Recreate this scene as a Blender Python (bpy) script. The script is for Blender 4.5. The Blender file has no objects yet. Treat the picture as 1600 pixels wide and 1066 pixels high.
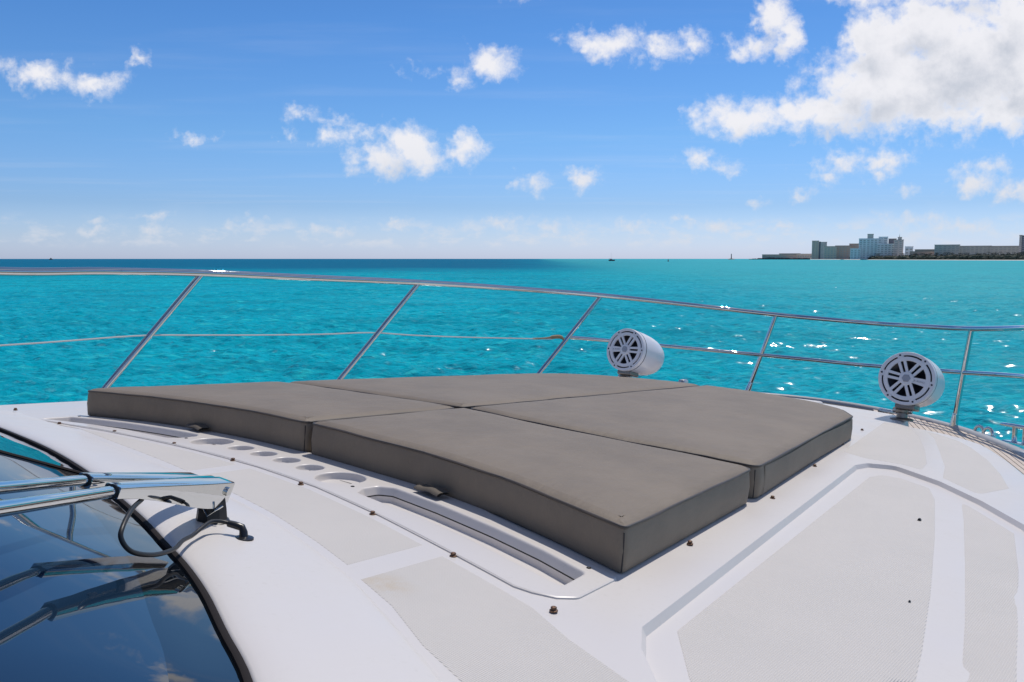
import bpy, bmesh, math, random
import numpy as np
from mathutils import Matrix, Vector, Quaternion
from mathutils.geometry import delaunay_2d_cdt

random.seed(7)
rng = np.random.default_rng(7)
R = math.radians
SC = bpy.context.scene
COL = SC.collection

# ------------------------------------------------------------------ camera
CZ = 3.2                                        # eye height above the water
cam_d = bpy.data.cameras.new('camera')
cam_d.sensor_width = 36.0
cam_d.lens = 36.0 * 1305.04 / 1600.0
cam_d.clip_start = 0.05
cam_d.clip_end = 120000.0
cam = bpy.data.objects.new('camera', cam_d)
COL.objects.link(cam)
cam.location = (0, 0, CZ)
cam.rotation_euler = (R(90) - math.atan2(129, 1305.04), 0, 0)
SC.camera = cam

# ------------------------------------------------------------------ sun, exposure
SUN_AZ, SUN_EL = R(30), R(62)                   # azimuth clockwise from +Y
sun_vec = Vector((math.sin(SUN_AZ) * math.cos(SUN_EL), math.cos(SUN_AZ) * math.cos(SUN_EL), math.sin(SUN_EL)))
sun_d = bpy.data.lights.new('sun', 'SUN')
sun_d.energy = 3.2
sun_d.angle = R(0.53)
sun_d.color = (1.0, 0.935, 0.85)
sun = bpy.data.objects.new('sun', sun_d)
COL.objects.link(sun)
sun.rotation_mode = 'QUATERNION'
sun.rotation_quaternion = sun_vec.to_track_quat('Z', 'Y')
sun.location = (0, 0, 60)
SC.view_settings.view_transform = 'Standard'
SC.view_settings.look = 'None'
SC.view_settings.exposure = 0.0
SC.view_settings.gamma = 1.0
SC.view_settings.use_curve_mapping = False
SC.render.engine = 'CYCLES'
SC.cycles.use_denoising = True
SC.cycles.use_adaptive_sampling = False
SC.cycles.blur_glossy = 0.6
SC.cycles.max_bounces = 8
SC.cycles.sample_clamp_indirect = 6.0


# ------------------------------------------------------------------ node helpers
class NT:
    def __init__(self, tree):
        self.t = tree

    def n(self, typ, **kw):
        nd = self.t.nodes.new(typ)
        for k, v in kw.items():
            setattr(nd, k, v)
        return nd

    def put(self, sock, v):
        if isinstance(v, bpy.types.NodeSocket):
            self.t.links.new(v, sock)
        elif v is not None:
            if isinstance(v, (tuple, list)) and len(v) == 3 and sock.type == 'RGBA':
                v = (*v, 1.0)
            sock.default_value = v

    def math(self, op, a, b=None, c=None, clamp=False):
        nd = self.n('ShaderNodeMath', operation=op, use_clamp=clamp)
        for i, v in enumerate((a, b, c)):
            if v is not None:
                self.put(nd.inputs[i], v)
        return nd.outputs[0]

    def vec(self, op, a, b=None, c=None, out=0):
        nd = self.n('ShaderNodeVectorMath', operation=op)
        for i, v in enumerate((a, b, c)):
            if v is not None:
                self.put(nd.inputs[i], v)
        return nd.outputs['Value'] if op in ('LENGTH', 'DOT_PRODUCT', 'DISTANCE') else nd.outputs[0]

    def mix(self, f, a, b, blend='MIX'):
        nd = self.n('ShaderNodeMix', data_type='RGBA', blend_type=blend)
        self.put(nd.inputs[0], f)
        self.put(nd.inputs[6], a)
        self.put(nd.inputs[7], b)
        return nd.outputs[2]

    def noise(self, v, scale, detail=4, rough=0.5, dim='3D', lac=2.0):
        nd = self.n('ShaderNodeTexNoise', noise_dimensions=dim)
        self.put(nd.inputs['Vector'], v)
        nd.inputs['Scale'].default_value = scale
        nd.inputs['Detail'].default_value = detail
        nd.inputs['Roughness'].default_value = rough
        nd.inputs['Lacunarity'].default_value = lac
        return nd

    def ss(self, v, a, b, lo=0.0, hi=1.0):
        nd = self.n('ShaderNodeMapRange', interpolation_type='SMOOTHSTEP')
        self.put(nd.inputs[0], v)
        for i, x in enumerate((a, b, lo, hi)):
            self.put(nd.inputs[i + 1], x)
        return nd.outputs[0]

    def ramp(self, f, stops):
        nd = self.n('ShaderNodeValToRGB')
        e = nd.color_ramp.elements
        while len(e) < len(stops):
            e.new(0.5)
        for el, (p, c) in zip(e, stops):
            el.position = p
            el.color = (*c, 1.0)
        self.put(nd.inputs[0], f)
        return nd.outputs[0]


# ------------------------------------------------------------------ world: Nishita sky with fair-weather clouds
# cloud puffs as (bearing tangent, elevation tangent, half width, half height)
CLOUDS = [
    (-.545, .305, .040, .017), (-.492, .298, .036, .015), (-.590, .312, .018, .008), (-.432, .327, .007, .009),
    (-.022, .318, .030, .018), (-.070, .311, .034, .007), (-.066, .303, .012, .010),
    (-.243, .265, .020, .008), (-.210, .259, .024, .006), (-.375, .234, .020, .005), (-.214, .238, .020, .011), (-.173, .239, .013, .010),
    (-.150, .211, .042, .018), (-.120, .222, .036, .024), (-.100, .206, .024, .014), (-.053, .223, .024, .018), (-.265, .236, .006, .008),
    (.112, .342, .045, .017), (.172, .338, .046, .015), (.213, .340, .026, .012),
    (.303, .372, .024, .026), (.284, .338, .024, .013), (.320, .350, .020, .022),
    (.545, .320, .110, .070), (.450, .290, .105, .048), (.370, .262, .082, .024), (.265, .254, .056, .021), (.430, .340, .048, .042),
    (.575, .266, .064, .026), (.333, .247, .048, .012), (.485, .360, .056, .034), (.585, .360, .050, .050), (.60, .30, .06, .06), (.52, .262, .09, .02),
    (.395, .402, .040, .016), (.465, .394, .070, .015), (.530, .405, .070, .022), (.012, .400, .024, .011), (.100, .408, .036, .007),
    (.222, .207, .024, .009), (.250, .201, .020, .006), (.383, .208, .028, .013), (.430, .210, .036, .015), (.375, .186, .014, .008), (.430, .189, .011, .009),
    (.548, .184, .026, .016), (.562, .201, .024, .008), (.527, .202, .012, .007), (.598, .174, .028, .013), (.024, .182, .022, .010), (.086, .188, .020, .012),
    (.472, .171, .012, .006), (.288, .158, .010, .004), (.340, .168, .014, .003), (.590, .250, .026, .010),
    (-.495, .138, .010, .005), (-.428, .141, .018, .005), (-.500, .127, .014, .005), (-.428, .127, .014, .005), (-.315, .131, .014, .006), (-.210, .126, .018, .005),
    (-.136, .136, .010, .004), (-.016, .132, .030, .009), (.040, .130, .026, .008), (.150, .130, .022, .007), (.205, .136, .010, .005), (.250, .131, .016, .007),
    (.325, .133, .010, .004), (.48, .138, .03, .010), (.53, .130, .04, .010),
]
world = bpy.data.worlds.new('World')
SC.world = world
world.use_nodes = True
W = NT(world.node_tree)
world.node_tree.nodes.clear()
tc = W.n('ShaderNodeTexCoord').outputs['Generated']
sep = W.n('ShaderNodeSeparateXYZ')
W.put(sep.inputs[0], tc)
dx, dy, dz = sep.outputs
sky = W.n('ShaderNodeTexSky', sky_type='NISHITA', sun_disc=False)
sky.sun_elevation, sky.sun_rotation = SUN_EL, SUN_AZ
sky.ozone_density = 3.0
sky.dust_density = 0.6
SKY_S = 0.1
tint = W.ramp(dz, [(0.0, (1.0, 1.20, 1.95)), (.025, (.84, 1.03, 1.60)), (.06, (.60, .82, 1.28)), (.14, (.52, .83, 1.20)), (.26, (.40, .74, 1.14)), (.42, (.33, .60, .95)), (.7, (.38, .56, .78)), (1.0, (.40, .56, .76))])
sky_col = W.vec('MULTIPLY', sky.outputs[0], tint)

# the cloud field: puffs as warped ellipses, roughened by cell and fractal noise
def puffs(T, Q, sel):
    acc = None
    for (cx, cy, hx, hy) in CLOUDS:
        if not sel(hx, hy):
            continue
        hx, hy = max(hx, .010) * 1.16, max(hy, .006) * 1.24
        if cy < .15:
            hx, hy = hx * 1.35, hy * .85
        sx, sy = 1 / hx, 1 / hy
        d = T.vec('LENGTH', T.vec('MULTIPLY_ADD', Q, (sx, sy, 0), (-cx * sx, -(cy - .0925) * sy, 0)))
        k = min(max(hy / .021, .5), 1.9)
        d = T.math('MULTIPLY_ADD', d, -k, k)
        acc = d if acc is None else T.math('SMOOTH_MAX', acc, d, 0.3)
    return acc

# front part of the sky: bearing/elevation tangents; far and overhead sky: plane at cloud height
ysafe = W.math('MAXIMUM', dy, 0.05)
fx = W.math('DIVIDE', dx, ysafe)
fz = W.math('DIVIDE', dz, ysafe)
comb = W.n('ShaderNodeCombineXYZ')
W.put(comb.inputs[0], fx)
W.put(comb.inputs[1], fz)
P = comb.outputs[0]
w1 = W.noise(P, 22.0, 3, 0.58)
w2 = W.noise(P, 80.0, 4, 0.62)
o1 = W.vec('MULTIPLY', W.vec('SUBTRACT', w1.outputs['Color'], (.5, .5, .5)), (.048, .034, 0))
o2 = W.vec('MULTIPLY', W.vec('SUBTRACT', w2.outputs['Color'], (.5, .5, .5)), (.018, .015, 0))
Q1 = W.vec('ADD', P, o1)
Q = W.vec('ADD', Q1, o2)
vor = W.n('ShaderNodeTexVoronoi', feature='F1', normalize=True, voronoi_dimensions='2D')
W.put(vor.inputs['Vector'], Q)
vor.inputs['Scale'].default_value = 46
vor.inputs['Detail'].default_value = 2
vor.inputs['Roughness'].default_value = .55
fr = W.noise(P, 44.0, 6, 0.62)
puff = W.math('MULTIPLY', W.math('SUBTRACT', .36, vor.outputs['Distance']), .85)
d0 = W.math('ADD', W.math('ADD', W.math('ADD', .0, puffs(W, Q, lambda a, b: True)), puff), W.math('MULTIPLY', W.math('SUBTRACT', fr.outputs[0], .5), 1.9))
# how much cloud lies between a point and the sun, from the larger puffs only
soft = W.noise(P, 17.0, 2, .5)
d1 = W.math('ADD', W.math('ADD', W.math('ADD', -.1, puffs(W, W.vec('ADD', Q1, (.009, .024, 0)), lambda a, b: a > .038 or b > .02)), W.math('MULTIPLY', puff, .6)), W.math('MULTIPLY', W.math('SUBTRACT', soft.outputs[0], .5), 1.7))
inview = W.math('MULTIPLY', W.ss(dy, .25, .5), W.ss(fz, .55, .38))
inview = W.math('MULTIPLY', inview, W.ss(W.math('ABSOLUTE', fx), .95, .72))
zsafe = W.math('MAXIMUM', dz, 0.06)
comb2 = W.n('ShaderNodeCombineXYZ')
W.put(comb2.inputs[0], W.math('DIVIDE', dx, zsafe))
W.put(comb2.inputs[1], W.math('DIVIDE', dy, zsafe))
rest = W.noise(comb2.outputs[0], 1.5, 5, 0.56)
rest_b = W.noise(W.vec('ADD', comb2.outputs[0], (.05, .09, 0)), 1.5, 2, 0.5)
rest_d = W.math('MULTIPLY', W.math('SUBTRACT', rest.outputs[0], .522), 6.0)
rest_e = W.math('MULTIPLY', W.math('SUBTRACT', rest_b.outputs[0], .522), 6.0)
outv = W.math('SUBTRACT', 1.0, inview)
dA = W.math('ADD', W.math('MULTIPLY', d0, inview), W.math('MULTIPLY', rest_d, outv))
dB = W.math('ADD', W.math('MULTIPLY', d1, inview), W.math('MULTIPLY', rest_e, outv))
cover = W.math('MULTIPLY', W.ss(dA, -.14, 1.05), W.ss(dz, -.005, .03))
# thin high veil
veil = W.noise(W.vec('MULTIPLY', comb2.outputs[0], (.28, .9, 0)), 1.0, 6, .6)
cover = W.math('MAXIMUM', cover, W.math('MULTIPLY', W.ss(veil.outputs[0], .48, .75), .09))
# low hazy puffs above the horizon
band = W.math('MULTIPLY', W.ss(dz, .008, .02), W.ss(dz, .052, .030))
bn = W.noise(W.vec('MULTIPLY', tc, (1, 1, 2.2)), 30.0, 6, .6)
cover = W.math('MAXIMUM', cover, W.math('MULTIPLY', W.math('MULTIPLY', band, W.ss(bn.outputs[0], .46, .68)), .55))
selfsh = W.ss(W.math('ADD', dB, W.math('MULTIPLY', W.math('SUBTRACT', fr.outputs[0], .5), 2.2)), .35, 2.6)
far = W.ss(dz, .03, .16)
cl_lit = W.mix(far, (.72, .74, .80), (.90, .89, .92))
cl_dark = W.mix(far, (.62, .68, .78), (.50, .54, .62))
ccol = W.mix(W.math('MULTIPLY', selfsh, .85), cl_lit, cl_dark)
bg1, bg2 = W.n('ShaderNodeBackground'), W.n('ShaderNodeBackground')
W.put(bg1.inputs[0], sky_col)
bg1.inputs[1].default_value = SKY_S
W.put(bg2.inputs[0], ccol)
bg2.inputs[1].default_value = 1.0
mixw = W.n('ShaderNodeMixShader')
W.put(mixw.inputs[0], W.math('MULTIPLY', cover, .96))
W.put(mixw.inputs[1], bg1.outputs[0])
W.put(mixw.inputs[2], bg2.outputs[0])
wo = W.n('ShaderNodeOutputWorld')
W.put(wo.inputs[0], mixw.outputs[0])


# ------------------------------------------------------------------ materials
MATS = {}
def mat(name, base, rough=.4, metal=0.0, spec=.5, ior=1.5, build=None, coat=0.0):
    m = bpy.data.materials.new(name)
    m.use_nodes = True
    T = NT(m.node_tree)
    b = m.node_tree.nodes['Principled BSDF']
    T.put(b.inputs['Base Color'], base)
    b.inputs['Roughness'].default_value = rough
    b.inputs['Metallic'].default_value = metal
    b.inputs['Specular IOR Level'].default_value = spec
    b.inputs['IOR'].default_value = ior
    b.inputs['Coat Weight'].default_value = coat
    if build:
        build(T, b)
    MATS[name] = m
    return m

def bump(T, b, h, strength, dist=.01):
    bp = T.n('ShaderNodeBump')
    bp.inputs['Strength'].default_value = strength
    bp.inputs['Distance'].default_value = dist
    T.put(bp.inputs['Height'], h)
    T.put(b.inputs['Normal'], bp.outputs[0])

def objco(T):
    return T.n('ShaderNodeTexCoord').outputs['Object']

def m_gel(T, b):
    o = objco(T)
    n1 = T.noise(o, 2.3, 5, .6).outputs[0]
    n2 = T.noise(o, 60, 3, .6).outputs[0]
    c = T.mix(T.ss(n1, .35, .75), (.66, .625, .60), (.63, .60, .575))
    n3 = T.noise(T.vec('MULTIPLY', o, (1, 4, 1)), 9, 6, .7).outputs[0]
    c = T.mix(T.math('MULTIPLY', T.math('MULTIPLY', T.ss(n2, .56, .78), T.ss(n1, .42, .62)), .30), c, (.50, .47, .42))
    c = T.mix(T.math('MULTIPLY', T.ss(n3, .60, .78), .16), c, (.52, .49, .45))
    T.put(b.inputs['Base Color'], c)
    T.put(b.inputs['Roughness'], T.ss(n1, .3, .7, .28, .42))
    bump(T, b, n1, .05, .01)
mat('gelcoat', (.74, .73, .75), .3, build=m_gel)

def m_nonskid(T, b):
    o = objco(T)
    sp = T.n('ShaderNodeSeparateXYZ')
    T.put(sp.inputs[0], o)
    k = 2 * math.pi / .011
    a = T.math('ADD', sp.outputs[0], sp.outputs[1])
    c = T.math('SUBTRACT', sp.outputs[0], sp.outputs[1])
    h = T.math('MULTIPLY', T.math('SINE', T.math('MULTIPLY', a, k)), T.math('SINE', T.math('MULTIPLY', c, k)))
    n1 = T.noise(o, 3.0, 6, .65).outputs[0]
    n2 = T.noise(o, 26, 4, .7).outputs[0]
    n3 = T.noise(o, 140, 3, .6).outputs[0]
    col = T.mix(T.ss(n1, .32, .72), (.615, .583, .552), (.585, .558, .530))
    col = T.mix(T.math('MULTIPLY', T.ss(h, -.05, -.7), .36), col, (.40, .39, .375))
    col = T.mix(T.math('MULTIPLY', T.math('MULTIPLY', T.ss(n2, .60, .80), T.ss(n1, .45, .65)), .35), col, (.42, .40, .37))
    col = T.mix(T.math('MULTIPLY', T.ss(n3, .66, .82), .25), col, (.35, .33, .30))
    st = T.vec('LENGTH', T.vec('MULTIPLY_ADD', o, (14, 9, 0), (-14 * 1.268, 9 * 1.243, 0)))
    col = T.mix(T.math('MULTIPLY', T.math('MULTIPLY', T.ss(st, 1.0, .1), T.ss(n2, .3, .6)), .4), col, (.50, .38, .22))
    T.put(b.inputs['Base Color'], col)
    bump(T, b, T.math('ADD', h, T.math('MULTIPLY', n3, .6)), .6, .0016)
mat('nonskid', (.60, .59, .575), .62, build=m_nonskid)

def m_fabric(T, b):
    o = objco(T)
    n1 = T.noise(o, 3.5, 6, .62).outputs[0]
    n2 = T.noise(o, 420, 2, .6).outputs[0]
    n3 = T.noise(T.vec('MULTIPLY', o, (1.0, 3.0, 2.0)), 7, 4, .55).outputs[0]
    sp = T.n('ShaderNodeSeparateXYZ')
    T.put(sp.inputs[0], o)
    wv = T.math('MULTIPLY', T.math('SINE', T.math('MULTIPLY', sp.outputs[0], 2300)), T.math('SINE', T.math('MULTIPLY', sp.outputs[1], 2300)))
    col = T.mix(T.ss(n1, .3, .72), (.232, .190, .145), (.192, .158, .122))
    col = T.mix(T.math('MULTIPLY', T.ss(n2, .5, .8), .35), col, (.24, .20, .158))
    T.put(b.inputs['Base Color'], col)
    b.inputs['Specular IOR Level'].default_value = .22
    bump(T, b, T.math('ADD', T.math('ADD', T.math('MULTIPLY', n2, .03), T.math('MULTIPLY', n3, .5)), T.math('MULTIPLY', wv, .01)), .55, .02)
mat('taupe_vinyl', (.17, .15, .135), .55, build=m_fabric)
mat('piping_vinyl', (.070, .056, .044), .5)
mat('tab_vinyl', (.125, .108, .09), .6, spec=.2)
mat('dark_seam', (.035, .03, .028), .7)

def m_steel(T, b):
    o = objco(T)
    n = T.noise(o, 18, 4, .6).outputs[0]
    T.put(b.inputs['Roughness'], T.ss(n, .3, .8, .012, .03))
    T.put(b.inputs['Base Color'], T.mix(T.math('MULTIPLY', T.ss(n, .58, .75), .4), (.63, .645, .63), (.50, .46, .41)))
mat('polished_steel', (.78, .77, .76), .08, 1.0, build=m_steel)

def m_dull(T, b):
    o = objco(T)
    n = T.noise(o, 45, 5, .65).outputs[0]
    T.put(b.inputs['Roughness'], T.ss(n, .3, .8, .22, .45))
    T.put(b.inputs['Base Color'], T.mix(T.ss(n, .52, .70), (.58, .56, .53), (.30, .20, .13)))
mat('weathered_steel', (.55, .53, .5), .3, 1.0, build=m_dull)

def m_stud(T, b):
    n = T.noise(objco(T), 260, 4, .6).outputs[0]
    T.put(b.inputs['Base Color'], T.mix(T.ss(n, .42, .6), (.075, .045, .03), (.22, .12, .07)))
mat('corroded_brass', (.1, .06, .04), .5, .5, build=m_stud)
mat('black_rubber', (.012, .012, .013), .45)
mat('gasket_rubber', (.016, .013, .013), .85, spec=.2)
mat('black_plastic', (.014, .014, .016), .3)
mat('tinted_glass', (.009, .024, .048), .012, 0, .5, 1.70)
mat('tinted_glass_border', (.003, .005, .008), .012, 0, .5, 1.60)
mat('hull_paint', (.78, .78, .79), .2, coat=.3)

def m_teak(T, b):
    o = objco(T)
    g = T.noise(T.vec('MULTIPLY', o, (2.0, 2.0, 2.0)), 9, 6, .65).outputs[0]
    info = T.n('ShaderNodeObjectInfo').outputs['Random']
    c = T.mix(T.ss(g, .3, .7), (.56, .475, .40), (.47, .39, .325))
    c = T.mix(T.math('MULTIPLY', info, .5), c, (.60, .53, .47))
    T.put(b.inputs['Base Color'], c)
mat('bleached_teak', (.52, .44, .37), .7, build=m_teak)
mat('toe_rail_grey', (.40, .40, .40), .35)
mat('mount_bronze', (.26, .23, .20), .38, .85)
mat('caulk', (.02, .017, .015), .7)
mat('speaker_white', (.72, .715, .74), .28, coat=.2)
mat('grille_grey', (.70, .70, .73), .35)
mat('cone_black', (.010, .011, .018), .35)
mat('badge_grey', (.36, .36, .39), .35, .3)
mat('lettering_grey', (.30, .31, .34), .4)
mat('rope', (.60, .60, .57), .6)
mat('tan_rope', (.28, .21, .12), .8)


# ------------------------------------------------------------------ frame of the boat: u forward, v to port, z up from the deck crown
yaw, pit, rol = R(39.515), R(4.297), R(.712)
VC, KC, HD, TPAD = -2.6693, .01731, .65, .1283
Fv = Vector((math.sin(yaw) * math.cos(pit), math.cos(yaw) * math.cos(pit), -math.sin(pit)))
Pl = Vector((-math.cos(yaw), math.sin(yaw), 0))
Nl = Fv.cross(Pl)
Pv = Pl * math.cos(rol) + Nl * math.sin(rol)
Nv = Fv.cross(Pv)
Ov = Vector((0, 0, CZ - HD)) - VC * Pv
BOAT = Matrix(((Fv.x, Pv.x, Nv.x, Ov.x), (Fv.y, Pv.y, Nv.y, Ov.y), (Fv.z, Pv.z, Nv.z, Ov.z), (0, 0, 0, 1)))


def interp(x, pts):
    xs, ys = zip(*pts)
    return float(np.interp(x, xs, ys))

def smooth_poly(pts, n=10, closed=False):
    """Catmull-Rom through points of any dimension"""
    p = [np.array(q, float) for q in pts]
    m = len(p)
    out = []
    for i in range(m if closed else m - 1):
        if closed:
            a, b, c, d = p[i - 1], p[i], p[(i + 1) % m], p[(i + 2) % m]
        else:
            b, c = p[i], p[i + 1]
            a = p[i - 1] if i else 2 * b - c
            d = p[i + 2] if i + 2 < m else 2 * c - b
        for k in range(n):
            t = k / n
            out.append(.5 * ((2 * b) + (c - a) * t + (2 * a - 5 * b + 4 * c - d) * t * t + (3 * b - a - 3 * c + d) * t ** 3))
    if not closed:
        out.append(p[-1])
    return [tuple(q) for q in out]

def seg_dist(P, poly, closed=True):
    """distance from points P (n,2) to a polyline"""
    P = np.asarray(P, float)
    A = np.array(poly, float)
    Bp = np.roll(A, -1, 0) if closed else A[1:]
    A = A if closed else A[:-1]
    best = np.full(len(P), 1e9)
    for a, b in zip(A, Bp):
        ab = b - a
        t = np.clip(((P - a) @ ab) / max(ab @ ab, 1e-12), 0, 1)
        q = a + t[:, None] * ab
        best = np.minimum(best, np.hypot(*(P - q).T))
    return best

def inside(P, poly):
    P = np.asarray(P, float)
    x, y = P[:, 0], P[:, 1]
    res = np.zeros(len(P), bool)
    n = len(poly)
    for i in range(n):
        x1, y1 = poly[i]
        x2, y2 = poly[(i + 1) % n]
        if y1 == y2:
            continue
        c = ((y1 > y) != (y2 > y)) & (x < (x2 - x1) * (y - y1) / (y2 - y1) + x1)
        res ^= c
    return res

def area(poly):
    a = np.array(poly)
    b = np.roll(a, -1, 0)
    return .5 * float(np.sum(a[:, 0] * b[:, 1] - a[:, 1] * b[:, 0]))

def resample(poly, d, closed=True):
    out = []
    n = len(poly)
    for i in range(n if closed else n - 1):
        a, b = np.array(poly[i]), np.array(poly[(i + 1) % n])
        k = max(1, int(np.ceil(np.linalg.norm(b - a) / d)))
        for j in range(k):
            out.append(tuple(a + (b - a) * j / k))
    if not closed:
        out.append(tuple(poly[-1]))
    return out

def round_poly(poly, r, n=6):
    """round the corners of a closed polygon; r is one radius or one per corner"""
    m = len(poly)
    rr = r if isinstance(r, (list, tuple)) else [r] * m
    out = []
    for i in range(m):
        p = np.array(poly[i], float)
        a = np.array(poly[i - 1], float) - p
        b = np.array(poly[(i + 1) % m], float) - p
        la, lb = np.linalg.norm(a), np.linalg.norm(b)
        cosang = np.clip(a @ b / (la * lb), -1, 1)
        ang = math.acos(cosang)
        if rr[i] <= 0 or ang > R(172):
            out.append(tuple(p))
            continue
        t = min(rr[i] / math.tan(ang / 2), .45 * la, .45 * lb)
        s, e = p + a / la * t, p + b / lb * t
        for k in range(n + 1):
            q = k / n
            out.append(tuple((1 - q) ** 2 * s + 2 * q * (1 - q) * p + q * q * e))
    return out

def offset(poly, d):
    """inset (d>0) a closed polygon"""
    p = np.array(poly, float)
    if area(poly) < 0:
        d = -d
    e = np.roll(p, -1, 0) - p
    e /= np.maximum(np.linalg.norm(e, axis=1), 1e-9)[:, None]
    nrm = np.stack([-e[:, 1], e[:, 0]], 1)
    n2 = nrm + np.roll(nrm, 1, 0)
    l2 = np.linalg.norm(n2, axis=1)
    n2 /= np.maximum(l2, 1e-6)[:, None]
    c = np.clip((n2 * nrm).sum(1), .45, 1)
    return [tuple(q) for q in p + n2 * (d / c)[:, None]]

class MB:
    def __init__(self):
        self.v, self.f = [], []

    def add(self, vs, fs):
        o = len(self.v)
        self.v += [tuple(map(float, q)) for q in vs]
        self.f += [tuple(i + o for i in q) for q in fs]

    def sheet(self, outline, zf, holes=(), spacing=.06, lines=()):
        """a triangulated sheet over a plan outline, lifted by zf(P)->z; holes and crease lines are kept as edges"""
        pts, edges = [], []
        def loop(pl, closed=True):
            o = len(pts)
            pts.extend(Vector(q[:2]) for q in pl)
            n = len(pl)
            edges.extend((o + i, o + (i + 1) % n) for i in range(n if closed else n - 1))
        loop(outline)
        for h in holes:
            loop(h)
        for l in lines:
            loop(l, False)
        a = np.array(outline)
        lo, hi = a.min(0), a.max(0)
        gx, gy = np.meshgrid(np.arange(lo[0] + spacing * .4, hi[0], spacing), np.arange(lo[1] + spacing * .4, hi[1], spacing * .9))
        gx[::2] += spacing * .5
        g = np.stack([gx.ravel(), gy.ravel()], 1)
        k = inside(g, outline) & (seg_dist(g, outline) > spacing * .35)
        for h in holes:
            k &= ~inside(g, h) & (seg_dist(g, h) > spacing * .35)
        for l in lines:
            k &= seg_dist(g, l, False) > spacing * .3
        pts.extend(Vector(q) for q in g[k])
        vo, eo, fo, *_ = delaunay_2d_cdt(pts, edges, [], 0, 1e-6)
        V = np.array([tuple(q) for q in vo])
        T = np.array([f for f in fo if len(f) == 3])
        c = V[T].mean(1)
        k = inside(c, outline)
        for h in holes:
            k &= ~inside(c, h)
        T = T[k]
        d1, d2 = V[T[:, 1]] - V[T[:, 0]], V[T[:, 2]] - V[T[:, 0]]
        cr = d1[:, 0] * d2[:, 1] - d1[:, 1] * d2[:, 0]
        T[cr < 0] = T[cr < 0][:, ::-1]
        z = zf(V)
        self.add(np.column_stack([V, z]), T.tolist())
        return self

    def loft(self, rings, closed=True, flip=False):
        n = len(rings[0])
        o = 0
        vs = [q for r in rings for q in r]
        fs = []
        for i in range(len(rings) - 1):
            for j in range(n if closed else n - 1):
                a, b = i * n + j, i * n + (j + 1) % n
                q = (a, b, b + n, a + n)
                fs.append(q[::-1] if flip else q)
        self.add(vs, fs)
        return self

    def cap(self, ring, flip=False):
        f = tuple(range(len(ring)))
        self.add(ring, [f[::-1] if flip else f])
        return self

    def tube(self, path, r, n=10, caps=True):
        p = np.array(path, float)
        rad = np.full(len(p), r) if np.isscalar(r) else np.array(r, float)
        t = np.gradient(p, axis=0)
        t /= np.maximum(np.linalg.norm(t, axis=1), 1e-9)[:, None]
        ref = np.array([0, 0, 1.0]) if abs(t[0][2]) < .9 else np.array([1.0, 0, 0])
        s = np.cross(t[0], ref)
        s /= np.linalg.norm(s)
        rings = []
        for i in range(len(p)):
            s = s - t[i] * (s @ t[i])
            s /= np.linalg.norm(s)
            u = np.cross(s, t[i])
            rings.append([tuple(p[i] + rad[i] * (math.cos(a) * s + math.sin(a) * u)) for a in np.linspace(0, 2 * math.pi, n, endpoint=False)])
        self.loft(rings)
        if caps:
            self.cap(rings[0], True)
            self.cap(rings[-1])
        return self

    def lathe(self, prof, n=32, axis=None, origin=(0, 0, 0), sx=1, sy=1):
        """profile of (radius, height) about +z, or about a 3x3 axis matrix"""
        A = np.eye(3) if axis is None else np.asarray(axis)
        o = np.array(origin, float)
        rings = []
        for r, h in prof:
            rings.append([tuple(o + A @ np.array([r * sx * math.cos(a), r * sy * math.sin(a), h])) for a in np.linspace(0, 2 * math.pi, n, endpoint=False)])
        self.loft(rings)
        return self

    def box(self, c, s, ax=None, bev=0.0, taper=1.0):
        A = np.eye(3) if ax is None else np.asarray(ax)
        c = np.array(c, float)
        hx, hy, hz = np.array(s) / 2.0
        if bev <= 0:
            vs = [c + A @ np.array([x * hx * (taper if z > 0 else 1), y * hy * (taper if z > 0 else 1), z * hz]) for z in (-1, 1) for x, y in ((-1, -1), (1, -1), (1, 1), (-1, 1))]
            self.add(vs, [(3, 2, 1, 0), (4, 5, 6, 7), (0, 1, 5, 4), (1, 2, 6, 5), (2, 3, 7, 6), (3, 0, 4, 7)])
        else:
            pl = round_poly([(-hx, -hy), (hx, -hy), (hx, hy), (-hx, hy)], bev, 3)
            inn = round_poly([(-hx + bev, -hy + bev), (hx - bev, -hy + bev), (hx - bev, hy - bev), (-hx + bev, hy - bev)], bev * .3, 3)
            mid = [(a * .7 + b * .3, c_ * .7 + d * .3) for (a, c_), (b, d) in zip(pl, inn)]
            def ring(pp, z, k=1.0):
                return [tuple(c + A @ np.array([x * k, y * k, z])) for x, y in pp]
            rs = [ring(inn, -hz), ring(mid, -hz + bev * .3), ring(pl, -hz + bev), ring(pl, hz - bev, taper), ring(mid, hz - bev * .3, taper), ring(inn, hz, taper)]
            self.loft(rs)
            self.cap(rs[0], True)
            self.cap(rs[-1])
        return self

    def build(self, name, material, parent=None, base=None, smooth=35, world=None):
        vs = np.array(self.v, float)
        if base is not None:
            vs = vs - np.array(base)
        me = bpy.data.meshes.new(name)
        me.from_pydata(vs.tolist(), [], self.f)
        me.validate()
        me.update()
        for m in (material if isinstance(material, (list, tuple)) else [material]):
            me.materials.append(MATS[m] if isinstance(m, str) else m)
        if smooth:
            me.shade_smooth()
            me.set_sharp_from_angle(angle=R(smooth))
        o = bpy.data.objects.new(name, me)
        COL.objects.link(o)
        if parent is not None:
            o.parent = parent
        elif world is not None:
            o.matrix_world = world
        return o


def tag(o, label=None, cat=None, group=None, kind=None):
    for k, v in (('label', label), ('category', cat), ('group', group), ('kind', kind)):
        if v:
            o[k] = v
    return o

def empty(name, m):
    o = bpy.data.objects.new(name, None)
    COL.objects.link(o)
    o.empty_display_size = .1
    o.matrix_world = m
    return o

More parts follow.
